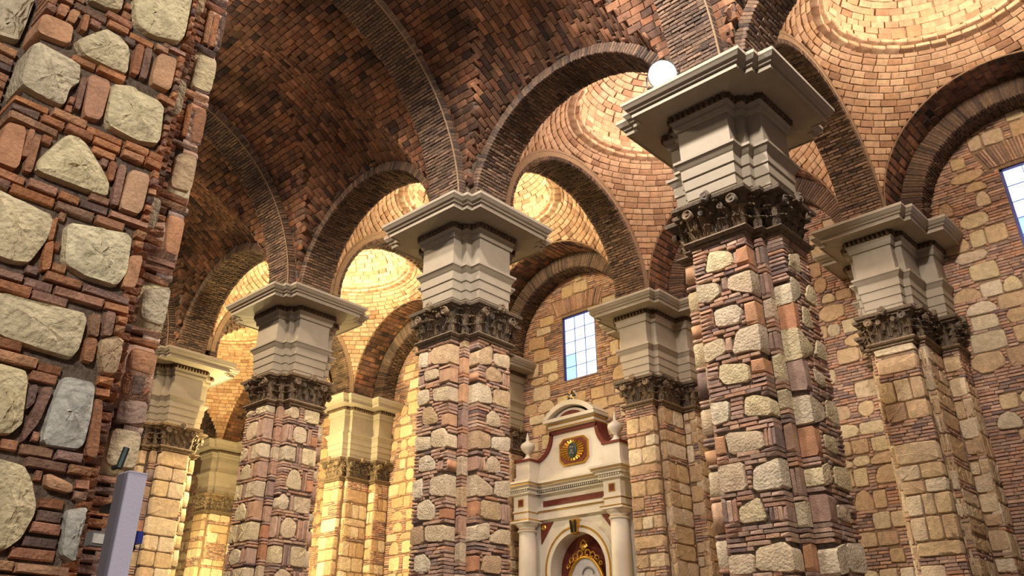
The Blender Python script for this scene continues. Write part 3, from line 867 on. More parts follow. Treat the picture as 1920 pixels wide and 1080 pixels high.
    for k, (sx, sy) in enumerate([(-1, 1), (-1, -1)]):
        core_column(bag, x, y, sx, sy, PC - PA, z0, z1, 0, ('stone',), 50 + k)
    bag.finish(sh, 'masonry', 300)
    order(t, PIER_PLAN, x, y, 0.0)
    MB().box(x - 0.37, x + 0.37, y - 0.42, y + 0.42, 9.29, 10.9).build('springer', 'mortar', t)
piece_mat('stone_grey', [(196, 192, 182), (186, 182, 172)], 0.88, 11, 0.3, 0.9, 24)
near_pier()
# ------------------------------------------------------------------ wall piers
def wall_pier(x, label, seed, mats=('stone_tan', 'stone_tan', 'stone_pale')):
    t = thing('wall_pier', label, 'pier', (x, 6.0, 0), 'half piers along the aisle wall')
    inner = [(px_ - sx * 0.03, py_ - sy * 0.03, sx, sy) for px_, py_, sx, sy in WALL_PLAN]
    sh = MB().loft([[(x + a, b, z) for a, b, _, _ in inner] for z in (0, 7.1)], True, True, True).build('shaft', 'mortar_light', t)
    bag = Bag()
    zt = ZS1 + 0.25
    for k, (nrm, S, o, w) in enumerate([((0, -1, 0), (1, 0, 0), (x - WF[0], WF[1], 0), 2 * WF[0]),
                              ((0, -1, 0), (1, 0, 0), (x + WF[0], WCO[1], 0), WCO[0] - WF[0]), ((0, -1, 0), (1, 0, 0), (x - WCO[0], WCO[1], 0), WCO[0] - WF[0]),
                              ((1, 0, 0), (0, 1, 0), (x + WCO[0], WCO[1], 0), WW[1] - WCO[1]), ((0, -1, 0), (1, 0, 0), (x + WCO[0], WW[1], 0), WW[0] - WCO[0]),
                              ((0, -1, 0), (1, 0, 0), (x - WW[0], WW[1], 0), WW[0] - WCO[0]), ((1, 0, 0), (0, 1, 0), (x + WW[0], WW[1], 0), WALLY - WW[1]),
                              ((-1, 0, 0), (0, -1, 0), (x - WCO[0], WW[1], 0), WW[1] - WCO[1]), ((-1, 0, 0), (0, -1, 0), (x - WW[0], WALLY, 0), WALLY - WW[1])]):
        fc = Face(o, S, nrm, w, 2.6, zt)
        lay_rows(fc, bag, w, mats, 0.88, seed=seed * 17 + k)
        fc.fill(bag, 0.055, (0.12, 0.28), 'brick', 0.05, 0.1)
    bag.finish(sh, 'masonry', 300)
    order(t, WALL_PLAN, x, 0.0, 0.25, True)
    # the plan already holds absolute y, the sweep only moves x
    return t
wall_pier(0.0, 'tan stone half pier on the wall at the right, beside the near window', 1)
wall_pier(-L, 'tan stone half pier on the wall just right of the altarpiece', 2)
wall_pier(-2 * L, 'half pier on the wall mostly hidden behind the middle pier, left of the altarpiece', 3)
wall_pier(-3 * L, 'bright yellow-lit half pier on the wall between the third pier and the middle pier', 4)
wall_pier(-4.4 * L, 'farthest yellow-lit half pier seen between the ashlar pier and the third pier', 5)

BX = AX[:4] + [-3.7 * L]; SX = [1, 1, 1, 1, 1.4]; RX = [1, 0, -1, -2, -3, -4.4]
# ------------------------------------------------------------------ the aisle wall
wall = struct('wall_right', (0, WALLY, 0))
X0, X1 = -30.0, 8.0
wb = MB()
WIN = [(AX[0], 8.82, 10.62), (AX[1], 8.82, 10.62), (AX[2], 8.82, 10.62), (AX[3], 8.82, 10.62)]
WHW = 0.545
xs = sorted([X0, X1] + [v for c, _, _ in WIN for v in (c - WHW, c + WHW)])
for a, b in zip(xs, xs[1:]):
    if any(abs((a + b) / 2 - c) < 0.1 for c, _, _ in WIN):
        wb.box(a, b, WALLY + 0.03, WALLY + 0.5, 0, 8.82); wb.box(a, b, WALLY + 0.03, WALLY + 0.5, 10.62, 12.6)
    else:
        wb.box(a, b, WALLY + 0.03, WALLY + 0.5, 0, 12.6)
wcore = wb.build('wall_core', 'mortar_light', wall)
bag = Bag()
fc = Face((X0, WALLY, 0), (1, 0, 0), (0, -1, 0), X1 - X0, 2.6, 11.9)
zz = fc.z0 + (np.arange(fc.mask.shape[0]) + .5) * fc.c
ss = X0 + (np.arange(fc.mask.shape[1]) + .5) * fc.c
ZZ, SS = np.meshgrid(zz, ss, indexing='ij')
top = np.ones_like(fc.mask)
for c in AX[:4] + [BX[4]]:
    top &= ~((np.hypot(SS - c, ZZ - 9.8) < 1.95) | ((np.abs(SS - c) < 1.95) & (ZZ < 9.8)))
fc.mask |= top & (ZZ > 9.4)
for i in (0, 1, 2, 3, 4.4):
    fc.mask |= (np.abs(SS + L * i) < 0.76) & (ZZ < 9.8)
fc.mask |= (SS < -5.4 * L)
nost = np.zeros_like(fc.mask)                       # brick only: jambs and window arches
for c, a, b in WIN:
    fc.mask |= (np.abs(SS - c) < WHW + 0.005) & (ZZ > a) & (ZZ < b)
    nost |= (np.abs(SS - c) < WHW + 0.34) & (ZZ > a - 0.35) & (ZZ < b + 0.5) & (np.sin(ZZ * 23.0) > -0.55)
    # relieving arch: standing bricks fanned over the window head
    for k in range(27):
        u = -0.66 + 1.32 * k / 26
        ang = u * 0.55
        fc.brick(bag, c - X0 + u * 1.12, b + 0.27 + 0.05 * math.cos(u * 2), 0.036, 0.46, 0.06, 'brick', rnd.uniform(-.01, .006), rot=-ang)
    fc.mark([(c - X0 - 0.72, b + .02), (c - X0 + 0.72, b + .02), (c - X0 + 0.92, b + 0.52), (c - X0 - 0.92, b + 0.52)], 0)
fc.mask |= (np.abs(SS - AX[2]) < 1.35) & (ZZ < 6.8)
r = random.Random(99)
z = fc.z0 + 0.02
while z < fc.z1 - 0.1:
    h = r.uniform(0.20, 0.42)
    s = r.uniform(0, 0.3)
    while s < fc.w - 0.3:
        w = r.uniform(0.24, 0.62)
        hh = h * r.uniform(0.84, 0.99)
        zc = z + h / 2 + r.uniform(-.004, .004)
        patch = math.sin(s * 1.7 + z * 0.9) * math.sin(z * 2.3 - s * 0.6)
        i0, i1 = int((zc - hh / 2 - fc.z0) / fc.c), int((zc + hh / 2 - fc.z0) / fc.c)
        j0, j1 = int(s / fc.c), int((s + w) / fc.c)
        if i0 > 0 and i1 < fc.mask.shape[0] and r.random() < 0.95 - 0.45 * (patch > 0.42) and not fc.mask[i0:i1, j0:j1].any() and nost[i0:i1, j0:j1].mean() < 0.35:
            fc.stone(bag, r.choice(['round%d' % r.randrange(7), 'block%d' % r.randrange(7), 'block%d' % r.randrange(7), 'block%d' % r.randrange(7), 'dome%d' % r.randrange(4)]), s + w / 2, zc, w, hh, 0.08, r.choice(['stone_tan', 'stone_tan', 'stone_pale', 'stone', 'stone_tan']), r.uniform(-.01, .012))
        s += w + r.choice([0.012, 0.015, 0.02, 0.05, 0.14])
    z += h + r.choice([0.0, 0.01, 0.02, 0.05])
fc.fill(bag, 0.06, (0.14, 0.32), 'brick', 0.05)
bag.finish(wall, 'rubble_masonry', 300)

# windows
for k, (c, a, b) in enumerate(WIN):
    w = struct('window_%d' % (k + 1), (c, WALLY + 0.1, a), ['tall bluish daylit window cut by the right edge of the view', 'tall daylit window in the bay hidden behind the near right pier', 'tall bluish daylit window above the white altarpiece', 'tall daylit window in the yellow-lit bay behind the middle pier'][k])
    y0 = WALLY + 0.06
    fm = MB()
    fm.box(c - WHW, c - WHW + 0.045, y0, y0 + 0.07, a, b); fm.box(c + WHW - 0.045, c + WHW, y0, y0 + 0.07, a, b)
    fm.box(c - WHW, c + WHW, y0, y0 + 0.07, a, a + 0.04); fm.box(c - WHW, c + WHW, y0, y0 + 0.07, b - 0.045, b)
    fm.build('window_frame', 'steel', w)
    ncol, nrow = 3, 5
    pw, ph = (2 * WHW - 0.09) / ncol, (b - a - 0.085) / nrow
    for i in range(1, ncol):
        xx = c - WHW + 0.045 + pw * i
        MB().box(xx - 0.005, xx + 0.005, y0 + 0.01, y0 + 0.04, a + .04, b - .045).build('mullion', 'steel', w)
    for j in range(1, nrow):
        zz_ = a + 0.04 + ph * j
        MB().box(c - WHW + .045, c + WHW - .045, y0 + 0.012, y0 + 0.036, zz_ - 0.004, zz_ + 0.004).build('glazing_bar', 'steel', w)
    for i in range(ncol):
        for j in range(nrow):
            xa, za = c - WHW + 0.045 + pw * i, a + 0.04 + ph * j
            MB().box(xa + .002, xa + pw - .002, y0 + 0.03, y0 + 0.034, za + .002, za + ph - .002).build('pane', 'pane_sky' if (i == 0 and j < 2) else 'pane', w)

# ------------------------------------------------------------------ arches of thin brick
def arch(name, label, group, c, H, B, rr, hw, dp, zleg, mat='vault_dark', pitch=0.062, blen=0.26, bmat='mortar', nlimit=300, leg=(True, True), hx=1.0, bead=()):
    """semicircular band: c centre at mid width, H horizontal direction in the plane, B across the band"""
    c = np.array(c, float); H = np.array(H, float); B = np.array(B, float); U = np.array([0, 0, 1.0])
    base = c - U * 0
    t = thing(name, label, 'arch', (c[0], c[1], c[2]), group)
    path = []; hw_ = rr * hx
    if leg[0]:
        n = max(1, int((c[2] - zleg) / pitch))
        for i in range(n): path.append((-hw_ * H + U * (zleg - c[2] + (i + .5) * (c[2] - zleg) / n), U, H, (c[2] - zleg) / n))
    n = int(math.pi * (rr + hw_) / 2 / pitch)
    for i in range(n):
        th = math.pi - math.pi * (i + .5) / n
        T = H * hw_ * math.sin(th) - U * rr * math.cos(th); tl = np.linalg.norm(T); Zn = -H * math.cos(th) / hw_ - U * math.sin(th) / rr
        path.append((H * hw_ * math.cos(th) + U * rr * math.sin(th), T / tl, Zn / np.linalg.norm(Zn), math.pi * tl / n))
    if leg[1]:
        n = max(1, int((c[2] - zleg) / pitch))
        for i in range(n): path.append((hw_ * H + U * (zleg - c[2] + (i + .5) * (c[2] - zleg) / n), -U, -H, (c[2] - zleg) / n))
    # solid core
    rings = []
    thl = [math.pi * k / 40 for k in range(41)]
    pts = ([(-1, 0, zleg - c[2])] if leg[0] else []) + [(math.cos(math.pi - q), math.sin(math.pi - q), 0) for q in thl] + ([(1, 0, zleg - c[2])] if leg[1] else [])
    for (hc, hs, dz) in pts:
        row = []
        for rad, b_ in ((rr + 0.02, -hw + .012), (rr + 0.02, hw - .012), (rr + dp, hw - .012), (rr + dp, -hw + .012)):
            row.append(c + H * hc * (rad + hw_ - rr) + U * (hs * rad + dz) + B * b_)
        rings.append(row)
    core = MB().loft(rings, True, True, True).build('arch_core', bmat, t)
    bag = Bag()
    nb = max(1, int(round(2 * hw / blen))); bl = 2 * hw / nb
    for k, (p, T, Z, pt_) in enumerate(path):
        X = np.cross(T, Z)
        cuts = [i * bl for i in range(nb + 1)] if k % 2 == 0 else [0] + [(i + .5) * bl for i in range(nb)] + [2 * hw]
        for a, b in zip(cuts, cuts[1:]):
            q = c + p + B * (-hw + (a + b) / 2) + Z * rnd.uniform(-.008, .008)
            bag.add('brick%d' % rnd.randrange(6), frame(q, X, T, Z, (b - a) - 0.012, pt_ * rnd.uniform(.76, .88), dp), mat, 'brick')
    bag.finish(core, 'arch_bricks', nlimit)
    for rad, b_ in bead:      # lime bead along the arris
        MB().tube([c + H * (hw_ - rr + rad) * math.cos(a) + U * rad * math.sin(a) + B * b_ for a in np.linspace(0, math.pi, 49)], 0.016, 6).build('lime_edge', 'mortar_light', t)
    return t

NY = -NAVE / 2
ordn = ['far right', 'right', 'middle', 'left', 'farthest left', 'hidden']
for i in range(-1, 5):      # nave ribs
    lab = {-1: 'broad brick rib of the nave vault beyond the right edge', 0: 'broad brick rib of the nave vault rising from the pier with the floodlight', 1: 'broad dark brick rib of the nave vault rising from the middle pier',
           2: 'broad brick rib of the nave vault rising from the third pier', 3: 'broad brick rib of the nave vault rising from the far ashlar pier', 4: 'farthest brick rib of the nave vault, hidden behind the near pier'}[i]
    arch('vault_rib', lab, 'ribs of the nave vault', (L * RX[i + 1], NY, 9.45), (0, 1, 0), (1, 0, 0), 3.76, 0.39, 0.20, 9.30, bead=((3.765, 0.385),))
for k in range(5):          # nave arcade
    lab = ['brick arcade arch springing from the near right pier out of the top of the view', 'brick arcade arch between the middle pier and the pier with the floodlight', 'brick arcade arch between the third pier and the middle pier',
           'brick arcade arch between the ashlar pier and the third pier', 'farthest brick arcade arch behind the near pier'][k]
    arch('arcade_arch', lab, 'arches of the nave arcade', (BX[k], 0, 9.42), (1, 0, 0), (0, 1, 0), 2.14, 0.39, 0.19, 9.30, hx=(SX[k] * L / 2 - 0.577) / 2.14)
AY = 3.05
for i in range(-1, 5):      # aisle transverse arches
    lab = {-1: 'brick arch across the aisle beyond the right edge', 0: 'brick arch across the aisle from the floodlight pier to the right wall', 1: 'brick arch across the aisle above the altarpiece, from the middle pier', 2: 'brick arch across the aisle behind the middle pier, framing the bright dome',
           3: 'brick arch across the aisle behind the third pier', 4: 'farthest brick arch across the aisle'}[i]
    arch('aisle_arch', lab, 'arches across the aisle', (L * RX[i + 1], AY, 9.80), (0, 1, 0), (1, 0, 0), 2.22, 0.39, 0.20, 9.30, bead=((2.425, 0.39), (2.425, -0.39)))
for k in range(5):          # wall arches, two orders
    a1 = ['outer wall arch with broad soffit over the near right window', 'outer wall arch hidden behind the floodlight pier', 'outer wall arch over the window above the altarpiece', 'outer wall arch in the yellow-lit bay', 'outer wall arch in the farthest bay'][k]
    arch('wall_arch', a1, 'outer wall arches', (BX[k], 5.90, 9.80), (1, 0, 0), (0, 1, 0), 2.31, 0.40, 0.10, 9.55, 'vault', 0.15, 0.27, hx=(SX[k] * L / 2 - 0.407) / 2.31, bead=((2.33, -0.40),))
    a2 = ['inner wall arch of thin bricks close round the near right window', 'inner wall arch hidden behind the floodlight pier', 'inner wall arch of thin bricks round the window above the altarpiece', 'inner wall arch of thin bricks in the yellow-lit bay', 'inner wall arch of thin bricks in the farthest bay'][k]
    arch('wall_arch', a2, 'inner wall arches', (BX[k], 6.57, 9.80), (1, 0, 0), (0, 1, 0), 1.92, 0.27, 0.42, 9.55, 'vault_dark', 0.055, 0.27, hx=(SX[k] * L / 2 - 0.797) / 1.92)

# ------------------------------------------------------------------ nave vault
ceil = struct('ceiling', (0, NY, 9.3))
RN, ZN = 3.96, 9.45
RL, ZL = 2.33, 9.42
def z_nave(v):      # v: distance from the nave axis
    return ZN + np.sqrt(np.maximum(RN * RN - v * v, 0))
def h_lun(v):
    t = np.clip((NAVE / 2 - 0.39 - np.abs(v)) / (NAVE / 2 - 0.39), 0, 1)
    return 2.33 + (ZN + RN - ZL - 2.33) * (1 - (1 - t) ** 2.1)
def z_lun(u, v):
    return ZL + h_lun(v) * np.sqrt(np.maximum(1 - (u / RL) ** 2, 0))
bag = Bag(); bagl = Bag()
vm = MB()
for k in range(5):
    xc = BX[k]; LK = L * SX[k]; RL = LK / 2 - 0.387
    hb = LK / 2 - 0.36
    # base shell
    us = np.sin(np.linspace(-math.pi / 2, math.pi / 2, 49)) * hb
    vs = np.sin(np.linspace(-math.pi / 2, math.pi / 2, 81)) * (NAVE / 2 - 0.36)
    UU, VV_ = np.meshgrid(us, vs, indexing='ij')
    ZZ_ = np.maximum(z_nave(VV_), z_lun(UU, VV_)) + 0.035
    n0, n1 = UU.shape
    vm.add(np.c_[(xc + UU).ravel(), (NY + VV_).ravel(), ZZ_.ravel()], [(i * n1 + j, i * n1 + j + 1, (i + 1) * n1 + j + 1, (i + 1) * n1 + j) for i in range(n0 - 1) for j in range(n1 - 1)])
    # nave cells: courses along x
    pit = 0.125; n = int(math.pi * RN / pit)
    for i in range(n):
        th = math.pi * (i + .5) / n
        v = RN * math.cos(th)
        if abs(v) > NAVE / 2 - 0.42: continue
        s = -LK / 2 + 0.39 + rnd.uniform(-.25, 0)
        while s < LK / 2 - 0.39:
            ln = rnd.uniform(0.19, 0.27); u = s + ln / 2; s += ln
            if z_lun(u, v) > z_nave(v) + 0.02 or u < -LK / 2 + .3 or u > LK / 2 - .3: continue
            Z = np.array([0, -math.cos(th), -math.sin(th)]); T = np.array([0, -math.sin(th), math.cos(th)])
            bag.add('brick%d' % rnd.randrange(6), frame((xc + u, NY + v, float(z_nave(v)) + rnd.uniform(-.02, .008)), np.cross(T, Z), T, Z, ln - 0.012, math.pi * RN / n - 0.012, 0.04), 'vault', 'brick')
    # lunette cells: courses along y
    n = int(math.pi * 2.9 / pit)
    for i in range(n):
        th = math.pi * (i + .5) / n
        u = RL * math.cos(th)
        for sg in (1, -1):
            s = 0.39 + rnd.uniform(-.2, 0)
            while s < NAVE / 2:
                ln = rnd.uniform(0.19, 0.27); d = s + ln / 2; s += ln
                v = sg * (NAVE / 2 - d)
                if d < 0.36 or d > NAVE / 2: continue
                if z_nave(v) >= z_lun(u, v): continue
                e = 1e-3
                f0 = lambda uu, vv: float(z_lun(uu, vv))
                hh = float(h_lun(v))
                T = np.array([-RL * math.sin(th), 0, hh * math.cos(th)]); step = np.linalg.norm(T) * math.pi / n; T /= np.linalg.norm(T)
                Y = np.array([0, 1, (f0(u, v + e) - f0(u, v - e)) / (2 * e)]); Y /= np.linalg.norm(Y)
                Z = np.cross(T, Y); Z /= np.linalg.norm(Z)
                if Z[2] > 0: Z = -Z
                Xa = Y; Ya = np.cross(Z, Xa)
                sl = math.hypot(1, (f0(u, v + e) - f0(u, v - e)) / (2 * e))
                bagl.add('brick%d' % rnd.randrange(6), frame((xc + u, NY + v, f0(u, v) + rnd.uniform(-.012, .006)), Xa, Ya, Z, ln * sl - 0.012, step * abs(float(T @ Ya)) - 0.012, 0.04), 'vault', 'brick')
shell = vm.build('vault_shell', 'mortar', ceil)
bag.it += bagl.it
bag.finish(shell, 'vault_bricks', 300)

# ------------------------------------------------------------------ aisle domes
HX, HY = L / 2 - 0.39, 2.45
RS = math.hypot(HX, HY)
DL = ['brick dome over the nearest aisle bay at the top right', 'brick dome seen through the arch between the middle pier and the floodlight pier', 'bright brick dome glimpsed on both sides of the middle pier', 'brightest dome, seen through the arch between the third and middle piers', 'golden dome of the farthest bay, seen through the arch left of the third pier']
for k in range(5):
    xc = BX[k]; HX = SX[k] * L / 2 - 0.39; RS = math.hypot(HX, HY); ZD = 12.575 - math.sqrt(RS * RS - 1.95 ** 2); rough_sail = k == 4
    t = thing('aisle_dome', DL[k], 'dome', (xc, AY, 9.8), 'domes over the aisle bays')
    sm = MB()
    # shell of the sail, clipped to the bay, then the drum ring and the cap
    n0 = 41
    g = np.linspace(-1, 1, n0)
    UU, VV_ = np.meshgrid(np.sin(g * math.pi / 2) * (HX + .02), np.sin(g * math.pi / 2) * (HY + .02), indexing='ij')
    rad = np.hypot(UU, VV_)
    ZZ_ = ZD + np.sqrt(np.maximum((RS + 0.035) ** 2 - rad ** 2, 0))
    keep = rad > 1.90
    fcs = []
    for i in range(n0 - 1):
        for j in range(n0 - 1):
            if keep[i, j] and keep[i + 1, j] and keep[i, j + 1] and keep[i + 1, j + 1]:
                fcs.append((i * n0 + j, i * n0 + j + 1, (i + 1) * n0 + j + 1, (i + 1) * n0 + j))
    sm.add(np.c_[(xc + UU).ravel(), (AY + VV_).ravel(), ZZ_.ravel()], fcs)
    zr = 12.575
    prof = [(2.10, zr - 0.06), (2.06, zr + 0.10)] + [(1.97 * math.cos(a), zr + 0.10 + 1.44 * math.sin(a)) for a in np.linspace(0.02, math.pi / 2 - 0.01, 24)]
    sm.loft([[(xc + r_ * math.cos(2 * math.pi * i / 64), AY + r_ * math.sin(2 * math.pi * i / 64), z_ + 0.07) for i in range(64)] for r_, z_ in prof], True, False, True)
    # closing strips between arches and sail
    for sg in (1, -1):
        th = [math.pi * q / 30 for q in range(31)]
        sm.loft([[(xc + sg * HX, AY + 2.30 * math.cos(a), 9.8 + 2.30 * math.sin(a)) for a in th], [(xc + sg * (HX - .0), AY + 2.55 * math.cos(a), 9.8 + 2.55 * math.sin(a)) for a in th]], False)
    th = [math.pi * q / 30 for q in range(31)]
    sm.loft([[(xc + (HX - .13) * math.cos(a), 0.385, 9.42 + 2.2 * math.sin(a)) for a in th], [(xc + (HX + .07) * math.cos(a), 0.40, 9.8 + 2.4 * math.sin(a)) for a in th], [(xc + (HX + .07) * math.cos(a), 0.66, 9.8 + 2.4 * math.sin(a)) for a in th]], False)
    sh = sm.build('dome_shell', 'mortar_light', t)
    bag = Bag()
    pit = 0.13; n = int(RS * math.pi / 2 / pit)
    for i in range(n):
        ph = math.pi / 2 * (i + .5) / n
        r_, z_ = RS * math.cos(ph), ZD + RS * math.sin(ph)
        if r_ < 1.93: break
        lo = math.acos(min(1, HX / r_)); hi = math.asin(min(1, HY / r_))
        for qd in range(4):
            a0, a1 = [(lo, hi), (math.pi - hi, math.pi - lo), (math.pi + lo, math.pi + hi), (2 * math.pi - hi, 2 * math.pi - lo)][qd]
            m_ = max(1, int(round((a1 - a0) * r_ / 0.26)))
            cuts = [a0 + (a1 - a0) * (q + (0.5 if i % 2 else 0)) / m_ for q in range(m_ + (0 if i % 2 else 1))]
            if i % 2: cuts = [a0] + cuts + [a1]
            cuts = [c if q in (0, len(cuts) - 1) else c + rnd.uniform(-.03, .03) / r_ for q, c in enumerate(cuts)]
            for c0, c1 in zip(cuts, cuts[1:]):
                if (c1 - c0) * r_ < 0.04: continue
                a = (c0 + c1) / 2
                u, v = r_ * math.cos(a), r_ * math.sin(a)
                Z = np.array([-math.cos(a) * math.cos(ph), -math.sin(a) * math.cos(ph), -math.sin(ph)])
                Y = np.array([-math.cos(a) * math.sin(ph), -math.sin(a) * math.sin(ph), math.cos(ph)])
                bag.add('brick%d' % rnd.randrange(6), frame((xc + u, AY + v, z_) + Z * rnd.uniform(-.012, .012), np.cross(Y, Z), Y, Z, (c1 - c0) * r_ - 0.012, pit - 0.012, 0.05), 'domebrick', 'brick')
    # projecting ring
    for row, (rr_, zz_, hh_) in enumerate([(1.86, zr - 0.02, 0.075), (1.77, zr + 0.065, 0.075)]):
        m_ = 44
        for j in range(m_):
            a = 2 * math.pi * (j + row * .5) / m_
            Z = np.array([-math.cos(a), -math.sin(a), 0]); Y = np.array([0, 0, 1.0])
            bag.add('brick%d' % rnd.randrange(6), frame(np.array((xc, AY, zz_)) - Z * rr_ + Z * rnd.uniform(-.02, .02), np.cross(Y, Z), Y, Z, 2 * math.pi * rr_ / m_ - 0.01, hh_, 0.25), 'domebrick', 'brick')
    n = int(1.65 * math.pi / 2 / pit)
    for i in range(n):
        a_ = math.pi / 2 * (i + .5) / n
        r_, z_ = 1.93 * math.cos(a_), zr + 0.12 + 1.42 * math.sin(a_)
        nz = np.array([math.cos(a_) / 1.93, math.sin(a_) / 1.42]); nz /= np.linalg.norm(nz)
        m_ = max(6, int(2 * math.pi * r_ / 0.26)); o0 = rnd.random()
        for j in range(m_):
            a = 2 * math.pi * (j + o0 + rnd.uniform(-.08, .08)) / m_
            Z = np.array([-math.cos(a) * nz[0], -math.sin(a) * nz[0], -nz[1]]); Y = np.array([-math.cos(a) * nz[1], -math.sin(a) * nz[1], nz[0]])
            bag.add('brick%d' % rnd.randrange(6), frame(np.array((xc + r_ * math.cos(a), AY + r_ * math.sin(a), z_)) + Z * rnd.uniform(-.02, .012), np.cross(Y, Z), Y, Z, 2 * math.pi * r_ / m_ - 0.012, 1.6 * math.pi / 2 / n - 0.012, 0.05), 'domebrick', 'brick')
    bag.finish(sh, 'dome_bricks', 300)
    # globe lamp added to stand for the unseen light source of the dome
    lp = thing('added_dome_lamp', ['added white globe lamp inside the near right dome', 'added white globe lamp inside the dome left of the floodlight', 'added white globe lamp inside the dome behind the middle pier', 'added white globe lamp inside the brightest dome', 'added white globe lamp inside the golden far dome'][k], 'lamp', (xc, AY, zr - 0.31), 'added lamps in the aisle domes')
    zl = zr - 0.18
    MB().tube([(xc, AY, zl + .1), (xc, AY, zr + 1.55)], 0.012).build('rod', 'black', lp)
    MB().lathe([(0.03, .13), (0.07, .10), (0.07, .08)], (xc, AY, zl), 14).build('cap', 'black', lp)
    MB().lathe([(0.13 * math.sin(a) + .001, -0.13 * math.cos(a)) for a in np.linspace(0, math.pi, 9)], (xc, AY, zl), 16).build('globe', 'bulb', lp, True)
    lamp('dome_light', 'POINT', (xc, AY, zl), [980, 940, 1150, 1600, 1000][k], [(1, .80, .60), (1, .79, .64), (1, .82, .52), (1, .84, .50), (1, .74, .34)][k], 0.17)

# floor and the far end of the nave
fl = MB().box(-31, 9, -16, 7.3, -0.2, 0).build('floor', 'floor_tile'); fl['kind'] = 'structure'
we = struct('wall_far', (-30, 0, 0))
MB().box(-30.4, -30.03, -9.5, 7.3, 0, 14).build('wall_core', 'mortar_light', we)
bag = Bag()
fc = Face((-30, -9.5, 0), (0, 1, 0), (1, 0, 0), 16.3, 2.0, 13.5, 0.02)
z = 2.02
while z < 13.0:
    h = rnd.uniform(0.25, 0.42); a = rnd.uniform(0, 0.3)
    while a < 15.6:
        w = rnd.uniform(0.3, 0.65)
        if rnd.random() < 0.8 and fc.free(a, a + w, z, z + h): fc.stone(bag, 'block%d' % rnd.randrange(7), a + w / 2, z + h / 2, w, h, 0.06, rnd.choice(['stone_tan', 'stone_pale']))
        a += w + 0.02
    z += h + 0.03
fc.fill(bag, 0.08, (0.18, 0.34), 'brick', 0.04)
bag.finish(we, 'rubble_masonry', 300)
